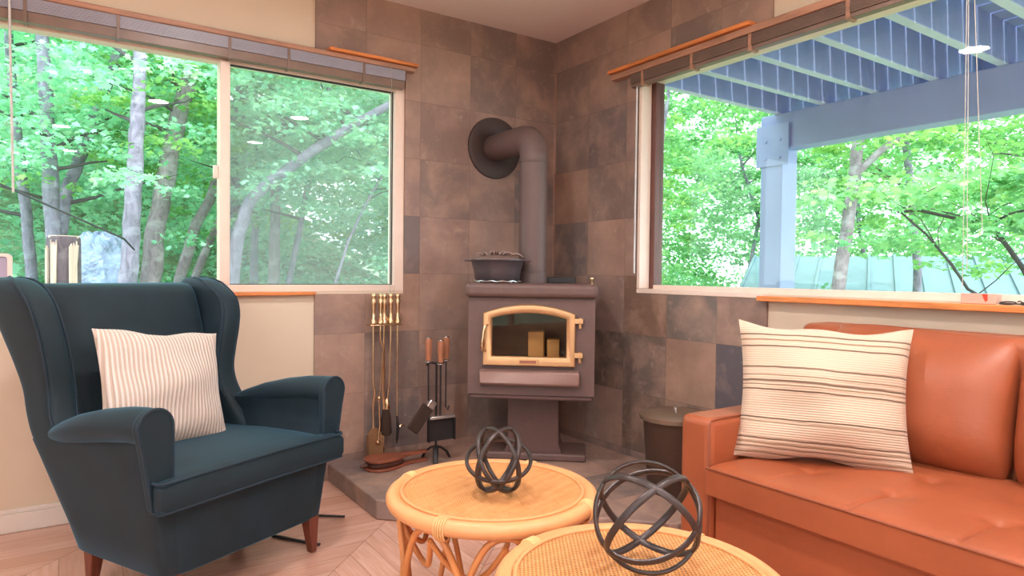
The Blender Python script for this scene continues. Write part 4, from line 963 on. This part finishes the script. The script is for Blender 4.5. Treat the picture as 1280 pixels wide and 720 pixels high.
def trunk_mesh(pts, r0, r1, ext, flare=1.5, base=True, seed=0):
    rnd = random.Random(seed); P = [Vector(p) for p in pts]; n = len(P)
    rr = [r0+(r1-r0)*i/(n-1) for i in range(n)]
    if base:
        g = ground_z(P[0].x, P[0].y)-0.12; d = (P[0]-P[1]).normalized(); k = max(0.05, P[0].z-g)
        q = Vector((P[0].x+d.x*k*0.35, P[0].y+d.y*k*0.35, g)); P = [q, (q+P[0])*0.5] + P; rr = [r0*flare, r0*1.12] + rr
    if ext > 0:
        d = (P[-1]-P[-2]).normalized(); d = (d+Vector((0,0,0.5))).normalized()
        for k in (0.35, 0.7, 1.0):
            P.append(P[-1]+d*ext*0.34+Vector((rnd.uniform(-.1,.1),rnd.uniform(-.1,.1),0))); rr.append(max(0.006, r1*(1-0.88*k)))
    # finer, slightly wandering centre line
    Q = []; R = []
    for i in range(len(P)-1):
        for q in range(4):
            t_ = q/4; Q.append(P[i].lerp(P[i+1], t_)+Vector((rnd.uniform(-1,1),rnd.uniform(-1,1),0))*rr[i]*0.10); R.append((rr[i]*(1-t_)+rr[i+1]*t_)*rnd.uniform(0.93,1.08))
    Q.append(P[-1]); R.append(rr[-1])
    return Q, R
def twigs(b, Q, R, n, seed, lmin=0.5, lmax=1.3, zmin=1.6, rk=0.32):
    rnd = random.Random(seed); tips = []
    c_ = [i for i, q in enumerate(Q) if q.z > zmin] or list(range(len(Q)//2, len(Q)))
    for k in range(n):
        i = rnd.choice(c_); a = rnd.uniform(0, 2*PI); ln = rnd.uniform(lmin, lmax); p = Q[i]
        if p.y > 0 and p.y < 4.2 and math.sin(a) < -0.2: a = -a
        d = Vector((math.cos(a), math.sin(a), rnd.uniform(0.1, 0.8))).normalized(); pts = [p]; rads = [min(R[i]*0.55, 0.022*rk/0.32)]
        for s_ in range(4):
            p = p+d*ln/4; d = (d+Vector((rnd.uniform(-.35,.35),rnd.uniform(-.35,.35),rnd.uniform(-.3,.15)))).normalized(); pts.append(p); rads.append(rads[0]*(1-0.22*(s_+1)))
        b.tube(pts, rads, 6); tips += [pts[2], pts[3], pts[4]]
    return tips
def tree(label, keys, leaf, nsp, per=66, spread=0.55, size=0.066, ext=3.0, barkm='bark', ntw=12, zmin=1.6, seed=1, xmin=-99, zmax=99, group='trees in the woods'):
    base = TREES[keys[0]][0][0]; t = thing('tree', label, 'tree', (base[0], base[1], ground_z(base[0], base[1])), 0, group)
    tips = []; off = (base[0], base[1], ground_z(base[0], base[1]))
    for i, k in enumerate(keys):
        pts, r0, r1 = TREES[k]; Q, R = trunk_mesh(pts, r0, r1, ext if i == 0 else ext*0.6, base=(i == 0), seed=seed+i)
        b = MB().tube(Q, R, 14); rel(b, off).build('trunk' if i == 0 else 'bough', M[barkm], t, smooth=True, angle=60)
        b = MB(); tips += twigs(b, Q, R, ntw, seed+10+i, zmin=zmin)
        rel(b, off).build('twigs', M['twig'], t, smooth=True, angle=60)
    rnd = random.Random(seed+77); cs = []
    for k in range(nsp):
        p = rnd.choice(tips); cs.append((max(xmin, p.x+rnd.gauss(0,spread))-off[0], max(p.y+rnd.gauss(0,spread), 1.9 if p.y > 1.9 else -9)-off[1], min(zmax, p.z+rnd.gauss(0,spread*0.7))-off[2]))
    pos, tn = sprays(cs, per, 0.30, 0.035); leaves('foliage', pos, size, M[leaf], t, tone=tn); return t
tree('slim pale trunk nearest the left edge of the sliding window', ['L1'], 'leaf', 55, seed=21)
tree('forked grey tree with one limb leaning right, behind the split stump', ['L2','L3'], 'leaf', 110, seed=31)
tree('straight smooth grey trunk flaring wide at its foot, right of the sheeted mound', ['L4'], 'leaf', 70, seed=41, zmin=2.3)
tree('thick blotchy trunk leaning right between the flared trunk and the mullion', ['L5'], 'leafy', 70, seed=51, barkm='barkd', zmin=2.4)
tree('slim leaning trunk just left of the mullion foot', ['L6'], 'leafy', 60, seed=61, barkm='barkd', zmin=2.2)
tree('short leaning trunk beside the mullion foot behind a slim one', ['L7'], 'leafy', 40, seed=71, barkm='barkd', ext=1.5)
tree('long grey trunk bending right across the right sliding pane', ['L8'], 'leaf', 70, seed=81, zmin=2.2, ext=1.6)
tree('upright grey trunk close right of the mullion', ['L9'], 'leaf', 60, seed=91)
tree('thin upright trunk second from the mullion in the right pane', ['L10'], 'leaf', 50, seed=101)
tree('dark upright trunk rising behind the bend of the long grey trunk', ['L11'], 'leaf', 50, seed=111, barkm='barkd')
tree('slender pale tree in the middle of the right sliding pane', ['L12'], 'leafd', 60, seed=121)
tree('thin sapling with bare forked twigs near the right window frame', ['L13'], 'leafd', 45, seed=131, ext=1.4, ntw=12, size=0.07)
TREES['R3'] = ([(3.0,-2.25,-0.6),(3.02,-2.15,0.6),(2.98,-2.05,1.6),(3.0,-2.1,2.6)], 0.06, 0.04)
tree('grey forked tree in the middle of the picture window', ['R1','R1b'], 'leafy', 110, seed=141, zmin=2.5, spread=0.7, barkm='barkd')
tree('thin pale tree at the left edge of the picture window', ['R2'], 'leafy', 110, seed=151, spread=0.75, zmin=1.2)
tree('near tree with dark arching twigs at the right of the picture window', ['R3','R3a','R3b','R3c'], 'leafr', 34, seed=161, spread=0.30, xmin=2.35, zmax=1.75, ext=0.6, barkm='twig', ntw=3, zmin=0.8, size=0.07)
rnd = random.Random(5); far = [(3.2,9.0),(6.5,8.2),(8.8,8.4),(6.0,6.4),(4.9,5.2),(13.8,5.5),(14.8,2.5),(12.8,8.0),(7.3,1.3),(6.0,-0.5)]
for k, (x, y) in enumerate(far):
    TREES['F%d' % k] = ([(x,y,ground_z(x,y)+0.3),(x+rnd.uniform(-.2,.2),y,1.2),(x+rnd.uniform(-.4,.4),y,2.6),(x+rnd.uniform(-.6,.6),y,3.8)], 0.06, 0.04)
    tree('bushy green tree far behind the deck with its trunk hidden by leaves', ['F%d' % k], ('leafy','leafr','leafr')[k % 3], 190, per=60, spread=0.85, size=0.075, ext=2.0, ntw=16, zmin=1.7, seed=200+k, group='leafy trees beyond the deck')

# undergrowth and distant woods: leaf masses nobody could count
def mass(name, label, n, xr, yr, zr, size, mat, per=40, rx=0.5, rz=0.08, keep=None):
    cs = []
    while len(cs) < n:
        x, y = rnd.uniform(*xr), rnd.uniform(*yr)
        if keep and not keep(x, y): continue
        cs.append((x, y, ground_z(x, y)+rnd.uniform(*zr)))
    pos, tn = sprays(cs, per, rx, rz); o = leaves(name, pos, size, M[mat], tone=tn)
    tag(o, label, 'foliage', kind='stuff'); return o
mass('undergrowth', 'low green undergrowth and ivy on the slope outside the left window', 900, (-5.5,3.5), (2.4,9.0), (0.02,0.30), 0.075, 'ivy', 34, 0.28, 0.04)
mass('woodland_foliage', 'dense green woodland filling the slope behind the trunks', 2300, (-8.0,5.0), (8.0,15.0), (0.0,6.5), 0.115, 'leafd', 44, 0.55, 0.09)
mass('treetop_foliage', 'bright maple leaf sprays hanging across the top of the left window', 640, (-4.0,2.6), (3.6,8.0), (1.9,4.6), 0.068, 'leaf', 60, 0.36, 0.035)
mass('woodland_foliage', 'distant green leaves behind the neighbouring roof and deck', 2200, (9.5,21.0), (-4.0,16.0), (0.3,7.5), 0.12, 'leafr', 48, 0.65, 0.1, keep=lambda x, y: x+y*0.6 > 15.0)
mass('shrub_foliage', 'low green shrubs below the picture window', 330, (4.9,9.5), (-1.6,7.5), (0.5,1.8), 0.068, 'leafr', 56, 0.36, 0.05, keep=lambda x, y: not (31.0 < math.degrees(math.atan2(y+3.25, x+2.48)) < 40.0))

# split stump, sheeted mound, cable
sx, sy = -2.50, 2.25; sz = ground_z(sx, sy)
t = thing('stump', 'split tree stump showing pale torn wood outside the left window', 'stump', (sx,sy,sz-0.05))
rnd2 = random.Random(3); rings = []
for z, k in ((0,1.25),(0.25,1.1),(0.5,1.03),(0.9,1.0),(1.24-sz,0.98),(1.26-sz,0.93)):
    rings.append([(0.098*k*math.cos(a)*(1+0.08*math.sin(5*a)), 0.098*k*math.sin(a)*(1+0.08*math.cos(4*a)), z+0.05) for a in [2*PI*q/28 for q in range(28)]])
MB().loft(rings).build('stump_body', M['stumpbark'], t, smooth=True, angle=50)
for a0, a1, z0, z1 in ((-2.30,-1.92,0.80,1.335),(-1.30,-0.70,0.62,1.33),(-2.75,-2.5,0.9,1.30)):
    b = MB(); V = []
    for rr_ in (0.1005, 0.112):
        m_ = 9; lo = [(a0+(a1-a0)*(k/m_), z0+0.16*abs(math.sin(7.3*k+a0))) for k in range(m_+1)]; hi = [(a1+(a0-a1)*(k/m_), z1-0.05*abs(math.sin(5.1*k+a1))) for k in range(m_+1)]
        mid = [(a1-0.10*abs(a1-a0)*abs(math.sin(3*k+a0))*2, z0+0.18+(z1-z0-0.25)*k/5) for k in range(1, 5)]
        V.append([(rr_*math.cos(q)*1.02, rr_*math.sin(q)*1.02, z_) for q, z_ in lo+mid+hi])
    b.loft(V); b.build('torn_wood', M['splitwood'], t, bevel=0.004)
MB().lathe([(0.001,1.318-sz),(0.088,1.316-sz),(0.09,1.300-sz)], seg=28).build('cut_face', M['splitwood'], t)
V = []; F = []; n = 26; mx, my = -2.23, 4.25; mz = ground_z(mx, my)
for j in range(n+1):
    for i in range(n*2):
        a = 2*PI*i/(2*n); k = j/n; rr_ = k**0.8; cz = (1.37-mz)*max(0, 1-k**3.4)
        w_ = 0.016*math.sin(9*a+4*k)+0.014*math.sin(17*a-7*k)+0.012*math.sin(23*k+3*a)
        V.append((0.36*rr_*math.cos(a)*(1+w_*1.5), 0.32*rr_*math.sin(a)*(1+w_*1.5), max(-0.1, cz+w_*0.9)))
for j in range(n):
    for i in range(2*n): F.append((j*2*n+i, j*2*n+(i+1)%(2*n), (j+1)*2*n+(i+1)%(2*n), (j+1)*2*n+i))
o = MB().add(V, F).build('sheeted_mound', M['plastic'], smooth=True, angle=80, loc=(mx,my,mz))
tag(o, 'mound under a crumpled pale plastic sheet beside the split stump', 'mound')
o = MB().tube([(-4.2,3.19,2.40),(-3.19,3.21,1.84),(-2.91,3.24,1.69),(-2.08,3.28,1.30),(-1.98,3.62,1.22)], 0.008, 8).build('guy_cable', M['cable'], smooth=True)
tag(o, 'black cable slanting down across the left window outside', 'cable')

# deck overhead: joists, boards, beam, post
dk = thing('deck', 'lavender painted raised deck on a post outside the picture window', 'deck', (1.32,-0.64,ground_z(1.32,-0.64)))
off = (1.32,-0.64,ground_z(1.32,-0.64))
BZ0, BZ1 = 1.845, 2.068
b = MB().box(1.24,1.40,-0.715,-0.560,off[2]-0.1,BZ0+0.10); rel(b, off).build('post', M['deck'], dk, bevel=0.006)
b = MB().box(1.255,1.385,-4.6,-0.545,BZ0,BZ1); rel(b, off).build('beam', M['deck'], dk, bevel=0.005)
b = MB().box(1.232,1.240,-0.76,-0.53,1.74,2.0)
for yy in (-0.70,-0.60):
    for z_ in (1.79, 1.90): b.cyl((1.226,yy,z_),(1.233,yy,z_),0.011,seg=8)
rel(b, off).build('post_bracket', M['deck'], dk, bevel=0.002)
b = MB().box(0.152,0.19,-4.6,-0.63,2.07,2.30); rel(b, off).build('ledger', M['deck'], dk)
for k in range(13):
    y = -0.665-0.3045*k
    b = MB().box(0.19,1.75,y-0.020,y+0.020,2.072,2.262, 0); b.box(0.19,1.75,y-0.021,y+0.021,2.068,2.074, 1)
    rel(b, off).build('joist', [M['deck'], M['deckedge']], dk)
for k in range(11):
    x = 0.20+0.1435*k; b = MB().box(x,x+0.130,-4.6,-0.60,2.262,2.290); rel(b, off).build('deck_board', M['deck'], dk)
b = MB().box(1.75,1.79,-4.6,-0.60,2.06,2.29); rel(b, off).build('fascia', M['deck'], dk)

# neighbouring building down the slope, seamed metal roof
rx, ry = 10.95, 0.97; nb = thing('outbuilding', 'building with a pale green seamed metal roof beyond the deck post', 'building', (rx,ry,-2.29), math.radians(-62))
sh = simple('pale_green_roof', (104,134,144), 0.5, 0.0, var=0.05)
b = MB(); Lh, Wd = 4.6, 2.6
for s in (-1, 1):
    b.add([(-Lh,s*Wd,2.75),(Lh,s*Wd,2.75),(Lh,0,3.72),(-Lh,0,3.72),(-Lh,s*Wd,2.70),(Lh,s*Wd,2.70),(Lh,0,3.67),(-Lh,0,3.67)], [(0,1,2,3),(4,7,6,5),(0,4,5,1),(1,5,6,2),(3,2,6,7),(0,3,7,4)])
    for k in range(24):
        x = -Lh+0.04+k*(2*Lh-0.08)/23; b.add([(x-0.02,s*Wd,2.75),(x+0.02,s*Wd,2.75),(x+0.02,0,3.72),(x-0.02,0,3.72),(x-0.02,s*Wd,2.79),(x+0.02,s*Wd,2.79),(x+0.02,0,3.76),(x-0.02,0,3.76)], [(0,1,2,3),(4,7,6,5),(0,4,5,1),(1,5,6,2),(3,2,6,7),(0,3,7,4)])
b.build('roof', sh, nb)
MB().box(-Lh+0.2,Lh-0.2,-Wd+0.3,Wd-0.3,-0.6,2.76).build('wall', M['shed'], nb)

# ------------------------------------------------------------------ camera, light
R3 = [(0.83113913,-0.55595332,0.01112023),(-0.00267587,-0.02399663,-0.99970846),(0.55605808,0.83086706,-0.0214322)]   # right, down, ahead in the room's axes
cam = bpy.data.cameras.new('camera'); co = bpy.data.objects.new('camera', cam); C.objects.link(co)
cam.sensor_width = 36; cam.lens = 36*831/1280; cam.clip_start = 0.05; cam.clip_end = 300
r_, d_, f_ = (Vector(v).normalized() for v in R3)
mw = Matrix.Identity(4)
for i in range(3): mw[i][0] = r_[i]; mw[i][1] = -d_[i]; mw[i][2] = -f_[i]
mw.translation = (-2.48117, -3.25071, 1.04); co.matrix_world = mw
bpy.context.scene.camera = co

sun = bpy.data.lights.new('sun', 'SUN'); sun.energy = 2.3; sun.angle = math.radians(2.5); sun.color = (1.0,0.97,0.9)
so = bpy.data.objects.new('sun', sun); C.objects.link(so); so.rotation_euler = (math.radians(36), 0, math.radians(-8))
wd = bpy.data.worlds.new('overcast'); bpy.context.scene.world = wd; wd.use_nodes = True; nt = wd.node_tree; nt.nodes.clear()
o_ = nt.nodes.new('ShaderNodeOutputWorld'); bg = nt.nodes.new('ShaderNodeBackground'); tc = nt.nodes.new('ShaderNodeTexCoord'); sx_ = nt.nodes.new('ShaderNodeSeparateXYZ'); rp = nt.nodes.new('ShaderNodeValToRGB')
nt.links.new(tc.outputs['Generated'], sx_.inputs[0]); nt.links.new(sx_.outputs['Z'], rp.inputs[0]); nt.links.new(rp.outputs[0], bg.inputs[0]); nt.links.new(bg.outputs[0], o_.inputs[0])
rp.color_ramp.elements[0].color = (0.80,0.93,1.0,1); rp.color_ramp.elements[1].color = (0.86,0.95,1.0,1); bg.inputs[1].default_value = 3.5

sc = bpy.context.scene
sc.view_settings.view_transform = 'Standard'; sc.view_settings.look = 'None'; sc.view_settings.gamma = 1; sc.view_settings.use_curve_mapping = False
sc.view_settings.exposure = 0.48
sc.cycles.use_denoising = True; sc.cycles.max_bounces = 10; sc.cycles.diffuse_bounces = 5; sc.cycles.transparent_max_bounces = 12
sc.cycles.sample_clamp_indirect = 8.0; sc.cycles.caustics_reflective = False; sc.cycles.caustics_refractive = False
